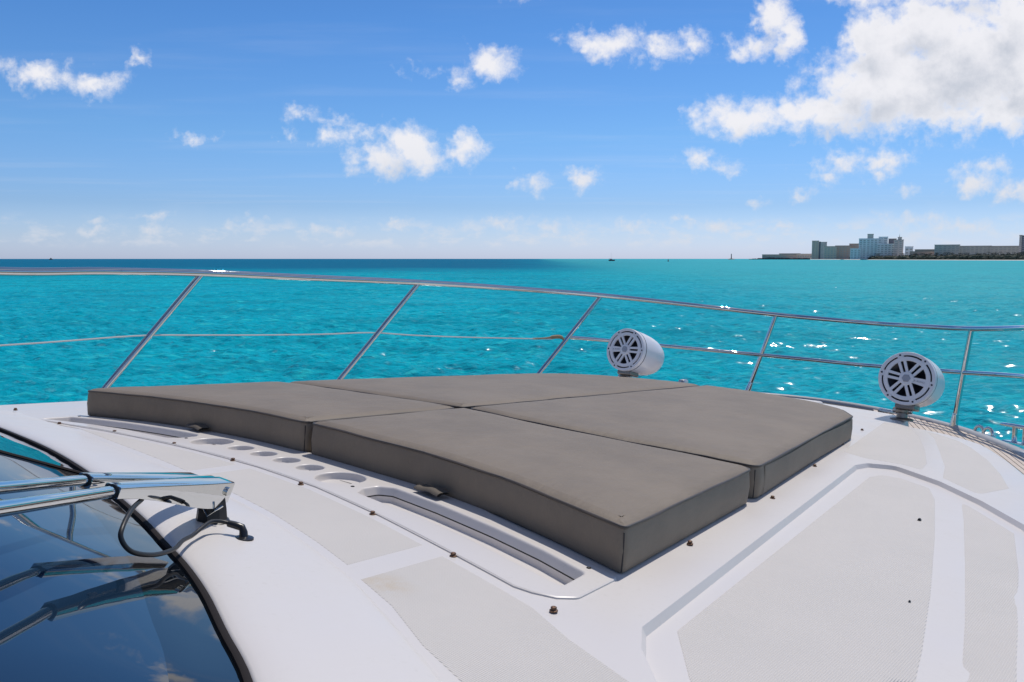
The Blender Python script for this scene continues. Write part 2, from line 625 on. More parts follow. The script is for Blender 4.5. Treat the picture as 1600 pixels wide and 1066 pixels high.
def hold(name, parent, base=(0, 0, 0)):
    o = bpy.data.objects.new(name, None)
    COL.objects.link(o)
    o.parent = parent
    o.location = base
    return o

def camber(P):
    P = np.asarray(P)
    return -KC * P[:, 1] ** 2

# ------------------------------------------------------------------ water
def build_sea():
    ang = np.concatenate([np.arange(-180, -42, 3.0), np.arange(-42, 42, .125), np.arange(42, 180, 3.0)])
    ang = R(1) * ang
    rad = np.concatenate([[3.0, 7.0], np.geomspace(11.5, 250, 1050), np.geomspace(252, 7200, 120)])
    A, Rr = np.meshgrid(ang, rad)
    X, Y = Rr * np.sin(A), Rr * np.cos(A)
    dr = np.gradient(rad)[:, None]
    Z = np.zeros_like(X)
    N = 96
    lam = np.geomspace(.26, 4.5, N)
    rr = np.random.default_rng(3)
    for i in range(N):
        th = R(205) + rr.normal(0, .75)             # the breeze comes from ahead, a little to starboard
        k = 2 * math.pi / lam[i]
        amp = .0074 * lam[i] ** .80 * (1.0 if lam[i] < 1.1 else (1.1 / lam[i]) ** 1.0)
        ph = rr.uniform(0, 2 * math.pi)
        fade = np.clip(1.25 - 3.2 * dr / lam[i] * 1.0, 0, 1)
        arg = k * (X * math.sin(th) + Y * math.cos(th)) + ph
        s = np.sin(arg)
        Z += amp * fade * (s + .22 * np.cos(2 * arg))
    gust = sum(np.sin(X * a + Y * b + c) for a, b, c in ((.11, .07, 1), (-.06, .13, 2), (.21, -.05, 3), (.03, .31, 4))) / 4
    Z *= np.clip((1600 - Rr) / 1200, 0, 1) * (1.12 + .55 * gust)
    nr, na = X.shape
    V = np.stack([X, Y, Z], -1).reshape(-1, 3)
    i, j = np.meshgrid(np.arange(nr - 1), np.arange(na), indexing='ij')
    j2 = (j + 1) % na
    Fq = np.stack([i * na + j, (i + 1) * na + j, (i + 1) * na + j2, i * na + j2], -1).reshape(-1, 4)[:, ::-1]
    me = bpy.data.meshes.new('sea')
    nf = len(Fq)
    me.vertices.add(len(V))
    me.vertices.foreach_set('co', V.ravel())
    me.loops.add(nf * 4)
    me.loops.foreach_set('vertex_index', Fq.ravel().astype(np.int32))
    me.polygons.add(nf)
    me.polygons.foreach_set('loop_start', np.arange(0, nf * 4, 4, dtype=np.int32))
    me.polygons.foreach_set('use_smooth', np.ones(nf, bool))
    me.update(calc_edges=True)
    def m_sea(T, b):
        g = T.n('ShaderNodeNewGeometry').outputs['Position']
        sp = T.n('ShaderNodeSeparateXYZ')
        T.put(sp.inputs[0], g)
        x, y = sp.outputs[0], sp.outputs[1]
        flat = T.vec('MULTIPLY', g, (1, 1, 0))
        dist = T.vec('LENGTH', flat)
        big = T.noise(T.vec('MULTIPLY', flat, (1, .55, 0)), .022, 4, .55).outputs[0]
        mid = T.noise(T.vec('MULTIPLY', flat, (.55, 1, 0)), .16, 5, .6).outputs[0]
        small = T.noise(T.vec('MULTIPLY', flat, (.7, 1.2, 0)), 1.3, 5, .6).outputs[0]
        # sandy shallows: turquoise, with the light and shade of wavelets painted in; a drop-off to deep blue beyond a line running out from the port bow
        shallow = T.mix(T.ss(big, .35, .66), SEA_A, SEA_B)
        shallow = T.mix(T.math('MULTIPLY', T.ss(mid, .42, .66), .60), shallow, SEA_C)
        shallow = T.mix(T.math('MULTIPLY', T.ss(small, .54, .68), .70), shallow, SEA_D)  # bright wavelet faces painted into the base colour
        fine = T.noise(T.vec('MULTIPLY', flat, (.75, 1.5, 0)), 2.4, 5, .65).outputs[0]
        shallow = T.mix(T.math('MULTIPLY', T.ss(fine, .50, .64), .80), shallow, SEA_C)  # dark wavelet troughs painted into the base colour, in place of wave shading
        edge = T.math('ADD', y, T.math('MULTIPLY', T.math('SUBTRACT', big, .5), 110))
        side = T.math('ADD', T.math('DIVIDE', x, T.math('MAXIMUM', y, 1.0)), T.math('MULTIPLY', T.math('SUBTRACT', big, .5), .25))
        deep = T.math('MULTIPLY', T.math('MULTIPLY', T.ss(edge, 120, 330), T.ss(side, .26, -.06)), .93)
        deep = T.math('MAXIMUM', deep, T.math('MULTIPLY', T.ss(dist, 1500, 5000), .75))
        c = T.mix(deep, shallow, SEA_DEEP)
        c = T.mix(T.math('MULTIPLY', T.ss(T.math('SUBTRACT', x, T.math('MULTIPLY', y, .03)), -4, 40), .55), c, SEA_E)
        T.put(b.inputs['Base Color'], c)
        b.inputs['Roughness'].default_value = .5
        r1 = T.noise(T.vec('MULTIPLY', flat, (.8, 1.25, 0)), 3.2, 6, .62).outputs[0]
        r2 = T.noise(T.vec('MULTIPLY', flat, (.7, 1.3, 0)), .55, 6, .6).outputs[0]
        r3 = T.noise(T.vec('MULTIPLY', flat, (.5, 1.0, 0)), .10, 6, .62).outputs[0]
        h = T.math('ADD', T.math('MULTIPLY', r1, .21), T.math('MULTIPLY', r2, T.ss(dist, 40, 160, .10, .75)))
        h = T.math('ADD', h, T.math('MULTIPLY', r3, T.ss(dist, 120, 600, 0, 4.0)))
        bump(T, b, h, 1.0, 1.0)
        b.inputs['Specular IOR Level'].default_value = 0.0
        gl = T.n('ShaderNodeBsdfGlossy')
        fz_ = T.n('ShaderNodeFresnel')
        fz_.inputs['IOR'].default_value = 1.22
        T.put(fz_.inputs['Normal'], b.inputs['Normal'].links[0].from_socket)
        k = T.math('ADD', T.math('MULTIPLY_ADD', fz_.outputs[0], T.ss(dist, 20, 300, .20, .05), .032), T.math('MULTIPLY', T.ss(T.math('SUBTRACT', x, T.math('MULTIPLY', y, .05)), -10, 80), .035))
        cc = T.n('ShaderNodeCombineColor')
        for q in range(3):
            T.put(cc.inputs[q], k)
        T.put(gl.inputs['Color'], cc.outputs[0])
        T.put(gl.inputs['Roughness'], T.ss(dist, 15, 500, .14, .18))
        # facets too small for the mesh: capillary ripples that catch the sun one by one
        chop = T.noise(T.vec('MULTIPLY', flat, (1.0, .7, 0)), 1.0, 3, .65).outputs['Color']
        gustn = T.noise(flat, .035, 3, .6).outputs[0]
        tilt = T.vec('MULTIPLY', T.vec('SUBTRACT', chop, (.5, .5, .5)), (1.5, 1.5, 0))
        sc_ = T.n('ShaderNodeVectorMath', operation='SCALE')
        T.put(sc_.inputs[0], tilt)
        T.put(sc_.inputs['Scale'], T.ss(gustn, .25, .7, .55, 1.25))
        nn = T.vec('NORMALIZE', T.vec('ADD', T.n('ShaderNodeNewGeometry').outputs['Normal'], sc_.outputs[0]))
        T.put(gl.inputs['Normal'], nn)
        ad = T.n('ShaderNodeAddShader')
        T.put(ad.inputs[0], b.outputs[0])
        T.put(ad.inputs[1], gl.outputs[0])
        T.put(T.t.nodes['Material Output'].inputs[0], ad.outputs[0])
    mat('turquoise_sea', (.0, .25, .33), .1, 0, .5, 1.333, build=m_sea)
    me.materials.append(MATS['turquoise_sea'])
    o = bpy.data.objects.new('sea', me)
    COL.objects.link(o)
    tag(o, kind='structure')

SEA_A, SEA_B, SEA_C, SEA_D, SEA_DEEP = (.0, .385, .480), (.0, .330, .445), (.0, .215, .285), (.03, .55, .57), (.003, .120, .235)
SEA_E = (.060, .405, .435)
build_sea()

# ------------------------------------------------------------------ the far shore
def shore_pt(px, D):
    """a point on the water D metres ahead on the bearing seen px/1305 to the right of the bow of the view"""
    return ((px - 800) / 1305.04 * D, D)

def m_far(col, var=.12):
    def bld(T, b):
        n = T.noise(objco(T), .22, 4, .6).outputs[0]
        T.put(b.inputs['Base Color'], T.mix(T.ss(n, .3, .7), col, tuple(c * (1 - var) for c in col)))
    return bld
for nm, c in (('hotel_white', (.90, .90, .88)), ('hotel_tan', (.72, .60, .48)), ('hotel_brown', (.60, .44, .35)), ('hotel_grey', (.62, .60, .53)),
              ('hotel_pink', (.74, .64, .58)), ('far_dark', (.06, .065, .075)), ('far_roof', (.42, .38, .31)), ('beach_sand', (.62, .58, .52)),
              ('tower_dark', (.20, .20, .23)), ('rock', (.10, .095, .09)), ('hotel_glass', (.46, .46, .45))):
    mat(nm, c, .75, build=m_far(c))
def m_trees(T, b):
    n = T.noise(objco(T), .25, 4, .6).outputs[0]
    T.put(b.inputs['Base Color'], T.mix(T.ss(n, .35, .7), (.030, .045, .032), (.055, .065, .045)))
mat('far_foliage', (.04, .055, .04), .8, build=m_trees)

def far_building(name, label, D, px0, px1, ytop, blocks, material, cat='building', depth=22.0, trims=()):
    """a block of flats on the shore: blocks are (px0, px1, ytop, material, storeys, depth offset)"""
    cx, cy = shore_pt((px0 + px1) / 2, D)
    t = tag(empty(name, Matrix.Translation((cx, cy, 1.2)) @ Matrix.Rotation(-math.atan2(cx, cy), 4, 'Z')), label, cat)
    mpp = D / 1305.04 / math.cos(math.atan2(cx, cy))
    for (a, b_, yt, m, st, dof) in blocks:
        x0, x1 = (a - (px0 + px1) / 2) * mpp, (b_ - (px0 + px1) / 2) * mpp
        h = (404.0 - yt) * D / 1305.04 + CZ - 1.2
        o = MB().box(((x0 + x1) / 2, depth / 2 + dof, h / 2), (x1 - x0, depth, h)).build('wall', m, t, smooth=0)
        MB().box(((x0 + x1) / 2, depth / 2 + dof, h + .5), (x1 - x0 + 1.0, depth + 1, 1.0)).build('roof', 'far_roof' if m != 'hotel_white' else m, t, smooth=0)
        if st:
            mb = MB()
            fh = h / (st + .6)
            nb = max(2, int((x1 - x0) / 7))
            bw = (x1 - x0) / nb
            for s in range(st):
                for k in range(nb):
                    mb.box((x0 + bw * (k + .5), dof - .05, fh * (s + .85)), (bw * .62, .5, fh * .5))
            w = mb.build('windows', 'hotel_glass', o, smooth=0)
            w['kind'] = 'stuff'
            sl = MB()
            for s in range(1, st + 1):
                sl.box(((x0 + x1) / 2, dof - .6, fh * s + .15), (x1 - x0 - .4, 1.3, .35))
            q = sl.build('balcony_slabs', m, o, smooth=0)
            q['kind'] = 'stuff'
    return t

def build_shore():
    # land: a low strip that comes nearer to the right
    edge = [(1168, 2700, 0), (1190, 2640, 0), (1255, 2450, 0), (1300, 2250, 0), (1345, 1900, 0), (1420, 1650, 0), (1500, 1480, 0), (1600, 1330, 0), (1780, 1150, 0), (2100, 900, 0)]
    top, bm = [], MB()
    A = [Vector((*shore_pt(p, d), -.6)) for p, d, _ in edge]
    Bq = [Vector((*shore_pt(p, d * 1.012 + 4), 1.0)) for p, d, _ in edge]
    Cq = [Vector((*shore_pt(p + 4, d * 1.6 + 200), 1.6)) for p, d, _ in edge]
    bm.loft([[tuple(q) for q in r] for r in (A, Bq, Cq)], closed=False, flip=True)
    o = bm.build('beach', 'beach_sand', smooth=30)
    tag(o, kind='structure')
    # trees and huts behind the beach, one dark mass too far to count
    mb = MB()
    rr = random.Random(5)
    for i in range(1500):
        px = rr.choice([rr.uniform(1326, 1606), rr.uniform(1336, 1480), rr.uniform(1480, 1640)])
        D = float(np.interp(px, [e[0] for e in edge], [e[1] for e in edge])) * 1.02 + rr.uniform(2, 55)
        x, y = shore_pt(px, D)
        hh = rr.uniform(3, 9.5) * (1.0 if px > 1400 else .85)
        n = 6
        rw = rr.uniform(2.5, 6)
        rings = []
        for (r, z) in ((.35, 0), (1, .38), (.75, .72), (.12, 1)):
            rings.append([(x + rw * r * math.cos(a) * rr.uniform(.7, 1.25), y + rw * r * math.sin(a), 1 + hh * z * rr.uniform(.9, 1.1)) for a in np.linspace(0, 2 * math.pi, n, endpoint=False)])
        mb.loft(rings)
    for i in range(140):
        px = rr.uniform(1345, 1600)
        D = float(np.interp(px, [e[0] for e in edge], [e[1] for e in edge])) * 1.02 + rr.uniform(5, 30)
        x, y = shore_pt(px, D)
        h = rr.uniform(9, 14)
        mb.tube([(x, y, 1), (x + .4, y, h * .6), (x + rr.uniform(-1, 1), y, h)], .25, 4, False)
        for k in range(7):
            a = k * .9 + rr.random()
            mb.add([(x, y, h), (x + 2 * math.cos(a), y + 2 * math.sin(a), h + .8), (x + 3.6 * math.cos(a), y + 3.6 * math.sin(a), h - 1.0), (x + 2 * math.cos(a + .25), y + 2 * math.sin(a + .25), h + .2)], [(0, 1, 2, 3)])
    o = mb.build('treeline', 'far_foliage', smooth=0)
    tag(o, kind='stuff')
    mb = MB()
    for i in range(200):                                     # rubble of the breakwater and pale thatch on the beach end
        px = rr.uniform(1169, 1262)
        x, y = shore_pt(px, float(np.interp(px, [1168, 1200, 1262], [2660, 2540, 2380])) + rr.uniform(-8, 8))
        hh = float(np.interp(px, [1169, 1180, 1200, 1262], [1.5, 3.5, 6.0, 4.0])) * rr.uniform(.5, 1.1)
        mb.box((x, y, hh / 2), (rr.uniform(3, 6), 5, hh), taper=.6)
    tag(mb.build('breakwater', 'rock', smooth=0), kind='structure')

    far_building('seafront_building', 'long low pale building on the point beside the dark breakwater rocks', 2560, 1192, 1258, 397,
                 [(1192, 1240, 398.2, 'hotel_brown', 1, 0), (1216, 1246, 396.6, 'hotel_grey', 0, 14), (1238, 1262, 397.2, 'hotel_tan', 1, 6)], 'hotel_tan')
    far_building('apartment_tower', 'tall narrow tan tower standing alone left of the brown hotel', 2300, 1267, 1287, 377,
                 [(1267, 1276.5, 377, 'hotel_tan', 14, 0), (1276.5, 1279, 378.5, 'tower_dark', 0, 2), (1279, 1287.5, 379, 'hotel_pink', 13, 1)], 'hotel_tan')
    far_building('brown_hotel', 'brown mid-rise hotel between the tan tower and the big white hotel', 2150, 1288, 1332, 384,
                 [(1288, 1305, 385.5, 'hotel_tan', 6, 0), (1303, 1324, 384.5, 'hotel_brown', 7, 5), (1322, 1338, 381.5, 'hotel_brown', 7, 16)], 'hotel_brown')
    far_building('white_hotel', 'large stepped white hotel with a round lift tower on its roof', 1900, 1331, 1394, 372,
                 [(1331, 1345, 389, 'hotel_white', 5, 0), (1342, 1372, 373.5, 'hotel_white', 10, 6), (1353, 1361, 366.5, 'hotel_grey', 0, 12), (1368, 1380, 371, 'hotel_white', 10, 8),
                  (1366, 1394, 382, 'hotel_white', 7, -4), (1381, 1391, 374, 'tower_dark', 0, 12)], 'hotel_white')
    t = far_building('pink_tower', 'slim pinkish tower with a spire at the right end of the white hotel', 1850, 1394, 1406.5, 374,
                 [(1394, 1406.5, 375.5, 'hotel_pink', 9, 0), (1399, 1404, 371.5, 'hotel_pink', 0, 5)], 'hotel_pink')
    mb = MB()
    mb.tube([(1.2, 12, 46), (1.2, 12, 56)], [1.1, .2], 6)
    mb.build('spire', 'hotel_pink', t)
    far_building('small_block', 'small square grey block alone between the pinkish tower and flat-roofed hall', 1800, 1411.5, 1422, 385, [(1411.5, 1422, 386, 'hotel_white', 3, 0)], 'hotel_white')
    far_building('beach_hall', 'low hall with a tan flat roof left of the long grey hotel', 1700, 1424, 1472, 390,
                 [(1424, 1472, 393.5, 'hotel_brown', 1, 0), (1430, 1460, 390.5, 'far_roof', 0, 4), (1458.5, 1459.5, 385, 'hotel_white', 0, 5)], 'far_roof')
    far_building('long_hotel', 'long grey-green hotel slab with dark window bays behind the trees', 1600, 1471, 1578, 383,
                 [(1471, 1502, 383, 'hotel_grey', 7, 0), (1500, 1540, 385, 'hotel_grey', 7, 5), (1538, 1578, 385.5, 'hotel_grey', 7, 1)], 'hotel_grey')
    far_building('dark_tower', 'dark tower block at the far end of the shore, cut by the picture edge', 1500, 1591, 1612, 368,
                 [(1591, 1594, 368.5, 'hotel_pink', 12, 0), (1594, 1616, 369, 'tower_dark', 12, 0)], 'tower_dark')
    # beacon off the point
    x, y = shore_pt(1141, 2650)
    t = tag(empty('beacon', Matrix.Translation((x, y, 0))), 'thin dark beacon post on a low rock off the end of the point', 'beacon')
    MB().lathe([(11, -.5), (9, 1.5), (3, 2.8), (0, 3)], 10, sx=1.1).build('rock_base', 'rock', t)
    MB().lathe([(1.6, 2.6), (1.3, 11), (1.1, 14), (1.9, 14.2), (1.9, 15), (1.0, 15.2), (.9, 17.5), (0, 18.5)], 8).build('tower', 'far_dark', t)
    # sailing boat at anchor
    x, y = shore_pt(955, 1050)
    t = tag(empty('sailboat', Matrix.Translation((x, y, 0)) @ Matrix.Rotation(R(12), 4, 'Z')), 'small dark sailboat with bare mast on the horizon above the bow rail', 'sailboat')
    pl = [(-4.2, -1), (-4.2, 1), (-1, 1.5), (2.5, 1.2), (4.6, 0), (2.5, -1.2), (-1, -1.5)][::-1]
    MB().loft([[(a * .8, b * .6, -.3) for a, b in pl], [(a, b, 1.5 + .05 * a) for a, b in pl]]).cap([(a, b, 1.5 + .05 * a) for a, b in pl]).build('hull', 'far_dark', t, smooth=0)
    MB().box((-1.0, 0, 2.0), (3.4, 1.6, 1.1), taper=.8).build('cabin', 'tower_dark', t, smooth=0)
    MB().tube([(-.4, 0, 1.5), (-.6, 0, 10.5)], [.09, .06], 6).build('mast', 'hotel_grey', t)
    MB().tube([(-.4, 0, 3.0), (-4, 0, 3.1)], .13, 6).build('boom', 'hotel_grey', t)
    x, y = shore_pt(1043, 900)
    t = tag(empty('channel_buoy', Matrix.Translation((x, y, 0))), 'tiny dark buoy floating on the horizon between sailboat and shore', 'buoy')
    MB().lathe([(.9, -.2), (1.0, .5), (.4, .9), (.3, 2.2), (0, 2.6)], 8).build('float', 'far_dark', t)
    x, y = shore_pt(83, 2200)
    t = tag(empty('distant_boat', Matrix.Translation((x, y, 0))), 'tiny boat far out on the dark blue horizon left of the rail', 'boat')
    MB().box((0, 0, 1), (9, 3, 2.2), taper=.9).build('hull', 'far_dark', t, smooth=0)
    MB().box((0, 0, 3.2), (3, 2, 2.4), taper=.8).build('wheelhouse', 'far_dark', t, smooth=0)
build_shore()

# ------------------------------------------------------------------ the yacht we stand on
yacht = tag(empty('motor_yacht', BOAT), 'white motor yacht foredeck with steel bow rail and tinted windscreen', 'yacht')

# windscreen base line (outer edge of the black gasket), from port to starboard
GASK = [(1.22, 2.25), (1.275, 1.75), (1.265, 1.25), (1.232, .80), (1.195, .40), (1.135, -.02), (1.063, -.393), (1.016, -.62), (.972, -.80), (.935, -.958), (.883, -1.13), (.817, -1.307), (.745, -1.503), (.60, -1.78), (.36, -2.05), (-.05, -2.25), (-.5, -2.33)]
GZ = .034
# crease where the smooth windscreen surround meets the deck
CREASE = [(1.30, 2.60), (1.63, 2.05), (1.604, 1.75), (1.571, 1.419), (1.526, .993), (1.482, .633), (1.445, .209), (1.40, -.25), (1.352, -.62), (1.292, -.91), (1.225, -1.17), (1.161, -1.345), (1.10, -1.50), (1.03, -1.67), (.92, -1.90), (.70, -2.20), (.38, -2.42), (-.05, -2.52), (-.5, -2.54)]
# edge of the raised foredeck, starboard half, from aft
EDGE_S = [(-.5, -2.62), (.8, -2.62), (2.0, -2.56), (3.0, -2.44), (4.0, -2.25), (4.65, -2.07), (5.04, -1.935), (5.4, -1.785), (5.6, -1.68), (5.765, -1.47), (5.88, -1.16), (6.33, -1.06), (6.42, -.6), (6.45, 0)]
EDGE_P = [(a, -b) for a, b in EDGE_S[::-1]][1:]

# sunk walkway panel on the starboard side
RECESS = [(1.556, -1.764), (4.04, -1.455), (4.16, -1.475), (4.249, -1.58), (4.095, -1.813), (3.869, -2.021), (3.609, -2.209), (3.30, -2.375), (2.6, -2.470), (1.2, -2.53), (.70, -2.50), (.95, -2.28), (1.18, -2.08), (1.36, -1.913), (1.46, -1.82)]
RECESS = round_poly(RECESS, [.03, .05, .04, .05, 0, 0, 0, .05, 0, .1, .05, 0, 0, 0, .03], 4)
RDEPTH = .019
RWALL = .011
def zdeck(P):
    P = np.asarray(P, float)
    z = -KC * P[:, 1] ** 2
    ins = inside(P, RECESS)
    d = seg_dist(P, RECESS)
    t = np.clip(d / RWALL, 0, 1)
    t = t * t * (3 - 2 * t)
    # the outboard side of the walkway runs out to nothing
    fade = np.clip((P[:, 1] + 2.44) / .12, 0, 1)
    return z - np.where(ins, RDEPTH * t * fade, 0)
def zd1(u, v):
    return float(zdeck(np.array([[u, v]]))[0])

TRAY = [(1.47, 1.60), (1.566, 1.493), (1.590, 1.231), (1.640, .73), (1.672, .30), (1.684, -.10), (1.667, -.46), (1.614, -.83), (1.544, -1.20), (1.497, -1.444), (1.503, -1.495), (1.525, -1.552), (1.566, -1.586), (1.76, -1.573), (1.83, -1.30), (1.93, -.95), (1.975, -.5), (1.99, 0), (1.975, .5), (1.93, .95), (1.83, 1.35), (1.77, 1.585), (1.60, 1.62)]
TRAY = round_poly(TRAY, [.03, .05, 0, 0, 0, 0, 0, 0, 0, .03, 0, 0, .03, .02] + [0] * 7 + [.02, .04], 4)
SLOT = [(1.725, -.60), (1.775, -.570), (1.835, -.572), (1.868, -.62), (1.845, -.85), (1.805, -1.12), (1.763, -1.33), (1.715, -1.502), (1.592, -1.517), (1.628, -1.33), (1.667, -1.143), (1.700, -.929), (1.708, -.77)]
SLOT_S = round_poly(SLOT, [.02, .02, .03, .03, 0, 0, 0, .022, .012, 0, 0, 0, 0], 4)
SLOT_P = [(a, -b) for a, b in SLOT_S[::-1]]
CUPS = [(1.815, .418, .083), (1.828, .230, .050), (1.831, .080, .050), (1.830, -.069, .050), (1.822, -.221, .050), (1.809, -.411, .086)]
def circ(u, v, r, n=36):
    return [(u + r * math.cos(a), v + r * math.sin(a)) for a in np.linspace(0, 2 * math.pi, n, endpoint=False)]
cup_rings = [circ(*c) for c in CUPS]

# --- deck moulding
deck_out = resample(smooth_poly(EDGE_S, 4) + smooth_poly(EDGE_P, 4)[0:], .09, False)
crease = smooth_poly(CREASE, 5)
outline = deck_out + crease[0:]
tray_hole = offset(TRAY, .012)
rin = offset(RECESS, RWALL)
rmid = offset(RECESS, RWALL * .5)
mb = MB()
mb.sheet(resample(outline, .08), zdeck, holes=[resample(tray_hole, .05)], spacing=.055, lines=[resample(l + [l[0]], .05, False) for l in (RECESS, rmid, rin)])
edge_pl = deck_out
def edge_ring(off, dz_):
    out = []
    p = np.array(edge_pl)
    t = np.gradient(p, axis=0)
    t /= np.linalg.norm(t, axis=1)[:, None]
    n_ = np.stack([t[:, 1], -t[:, 0]], 1)
    q = p + n_ * off
    z = zdeck(p) + dz_
    return [(a, b, c) for (a, b), c in zip(q, z)]
mb.loft([edge_ring(0, 0), edge_ring(.012, -.002), edge_ring(.024, -.008), edge_ring(.034, -.02), edge_ring(.042, -.05), edge_ring(.06, -.16), edge_ring(.08, -.34)][::-1], closed=False)
mb.build('foredeck', 'gelcoat', yacht, smooth=40)

# --- non-skid panels: thin raised sheets with clipped corners
def panel(poly, rad=.03, h=.0009, spacing=.07):
    pl = resample(round_poly(poly, rad, 4), .06)
    ins = offset(pl, .004)
    m = MB()
    m.sheet(ins, lambda P: zdeck(P) + h, spacing=spacing)
    m.loft([[(a, b, z - .001) for (a, b), z in zip(pl, zdeck(pl) + .0006)], [(a, b, z + h) for (a, b), z in zip(ins, zdeck(ins))]], flip=area(pl) < 0)
    return m.build('nonskid_panel', 'nonskid', yacht, smooth=40)
def crease_at(v, d):
    return interp(-v, [(-b, a) for a, b in CREASE]) + d
def tray_at(v, d):
    return interp(-v, [(-1.62, 1.49), (-1.493, 1.566), (-1.231, 1.590), (-.73, 1.640), (-.30, 1.672), (.10, 1.684), (.46, 1.667), (.83, 1.614), (1.20, 1.544), (1.444, 1.497)]) + d
vs = np.linspace(1.45, -.02, 14)
panel([(crease_at(v, .035 if v < 1.3 else .012), v) for v in vs] + [(tray_at(v, -.028), v) for v in vs[::-1]], 0)
vs = np.linspace(-.10, -1.10, 12)
panel([(crease_at(v, .030), v) for v in vs] + [(tray_at(v, -.030), v) for v in vs[::-1]], .0)
panel([(1.238, -1.19), (1.514, -1.19), (1.492, -1.301), (1.459, -1.46), (1.439, -1.55), (1.375, -1.695), (1.318, -1.88), (1.16, -2.05), (.80, -2.26), (.78, -2.16), (.97, -1.87), (1.064, -1.676), (1.109, -1.53), (1.19, -1.35)], 0)
R1 = [(1.644, -1.803), (3.926, -1.555), (4.03, -1.575), (4.06, -1.655), (3.98, -1.795), (3.762, -1.868), (3.132, -2.009), (2.476, -2.145), (2.038, -2.227), (1.807, -2.265), (1.40, -2.30), (1.30, -2.25), (1.34, -2.04), (1.46, -1.93)]
panel(R1, [.04, .05, .02, .02, .03, 0, 0, 0, 0, 0, .05, .05, .02, .02])
R2 = [(3.86, -1.945), (3.50, -2.025), (2.87, -2.152), (2.333, -2.256), (1.897, -2.333), (1.55, -2.37), (1.56, -2.455), (2.0, -2.420), (2.358, -2.372), (2.986, -2.284), (3.501, -2.195)]
panel(R2, [.02, 0, 0, 0, 0, .02, .02, 0, 0, 0, .02])
FA = [(4.345, -1.30), (5.15, -1.185), (5.86, -1.085), (5.82, -1.20), (5.72, -1.29), (5.45, -1.40), (4.95, -1.55), (4.50, -1.665), (4.29, -1.69), (4.322, -1.60), (4.285, -1.43)]
panel(FA, [.03, 0, .03, .02, .02, 0, 0, 0, .02, .03, .03])
FB = [(5.74, -1.37), (5.48, -1.475), (5.0, -1.61), (4.52, -1.74), (4.20, -1.80), (3.99, -1.985), (4.30, -2.055), (4.65, -1.965), (5.02, -1.845), (5.37, -1.70), (5.55, -1.60), (5.70, -1.45)]
panel(FB, [.02, 0, 0, 0, .02, .03, .03, 0, 0, 0, 0, .03])

# --- windscreen surround: smooth band that rises to the gasket and rolls over
crs = resample(crease, .05, False)
gsk = smooth_poly(GASK, 8)
def along(pl, n):
    p = np.array(pl)
    s = np.concatenate([[0], np.cumsum(np.hypot(*np.diff(p, axis=0).T))])
    q = np.linspace(0, s[-1], n)
    return np.stack([np.interp(q, s, p[:, 0]), np.interp(q, s, p[:, 1])], 1)
NB = 120
ca_, ga_ = along(crease, NB), along(gsk, NB)
def bandrow(t, dz_):
    p = ca_ * (1 - t) + ga_ * t
    return [(a, b, -KC * b * b + dz_) for a, b in p]
rows = [bandrow(-.012, -.006), bandrow(0, .0015), bandrow(.04, .007), bandrow(.12, .013), bandrow(.3, .022), bandrow(.5, .030), bandrow(.68, .037), bandrow(.80, .041), bandrow(.88, .0415), bandrow(.94, .040), bandrow(.98, .0375), bandrow(1.0, .034), bandrow(1.005, .012)]
mb = MB()
mb.loft(rows, closed=False, flip=True)
mb.build('windscreen_surround', 'gelcoat', yacht, smooth=60)

# --- windscreen
ws = hold('windscreen', yacht, (1.0, -.9, 0))
def wbase(o):
    o.location = (-1.0, .9, 0)
    return o
gn = along(gsk, 90)
tg = np.gradient(gn, axis=0)
tg /= np.linalg.norm(tg, axis=1)[:, None]
gnorm = np.stack([-tg[:, 1], tg[:, 0]], 1)
gnorm *= np.sign((gnorm @ np.array([-1.0, .15])))[:, None]        # pointing aft, into the glass
def gz(v):
    return -KC * v * v + .034
def zglass(P):
    P = np.asarray(P, float)
    ug = np.interp(-P[:, 1], [-b for a, b in GASK], [a for a, b in GASK])
    return gz(P[:, 1]) + .40 * np.maximum(ug - P[:, 0] - .01, 0) - .006
def strip(d0, d1, lift):
    p0, p1 = gn + gnorm * d0, gn + gnorm * d1
    return p0, p1
def gasket():
    m = MB()
    rows = []
    for d, h in ((-.004, -.012), (-.002, -.001), (.003, .002), (.010, .002), (.014, .0), (.016, -.008)):
        p = gn + gnorm * d
        z = np.array([gz(b) for b in gn[:, 1]]) + h + .40 * max(0, d - .006) * .6
        rows.append([(a, b, c) for (a, b), c in zip(p, z)])
    m.loft(rows, closed=False, flip=True)
    return wbase(m.build('gasket', 'gasket_rubber', ws, smooth=60))
gasket()
def glass_poly(d, back):
    p = gn + gnorm * d
    k = p[:, 0] > back + .02
    p = p[k]
    return [tuple(q) for q in p] + [(back, p[-1][1]), (back, p[0][1])]
inner = [tuple(q) for q in (gn + gnorm * .135) if q[0] > -.58]
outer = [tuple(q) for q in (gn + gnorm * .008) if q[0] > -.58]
gl = inner + [(-.6, inner[-1][1]), (-.6, inner[0][1])]
gl = [q for q in gl]
wbase(MB().sheet(resample(gl, .08), zglass, spacing=.09).build('glass_pane', 'tinted_glass', ws, smooth=60))
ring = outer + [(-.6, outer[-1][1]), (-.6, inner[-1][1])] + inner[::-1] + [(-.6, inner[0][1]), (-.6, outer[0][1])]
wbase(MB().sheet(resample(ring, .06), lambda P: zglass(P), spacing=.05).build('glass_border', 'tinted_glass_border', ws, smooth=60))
m = MB()
pm = [(u, -.02) for u in np.linspace(1.125, -.6, 20)]
zm = zglass(np.array(pm))
m.loft([[(u, v - .017, z + .001) for (u, v), z in zip(pm, zm)], [(u, v - .012, z + .006) for (u, v), z in zip(pm, zm)], [(u, v + .012, z + .006) for (u, v), z in zip(pm, zm)], [(u, v + .017, z + .001) for (u, v), z in zip(pm, zm)]], closed=False)
wbase(m.build('mullion', 'gasket_rubber', ws, smooth=40))

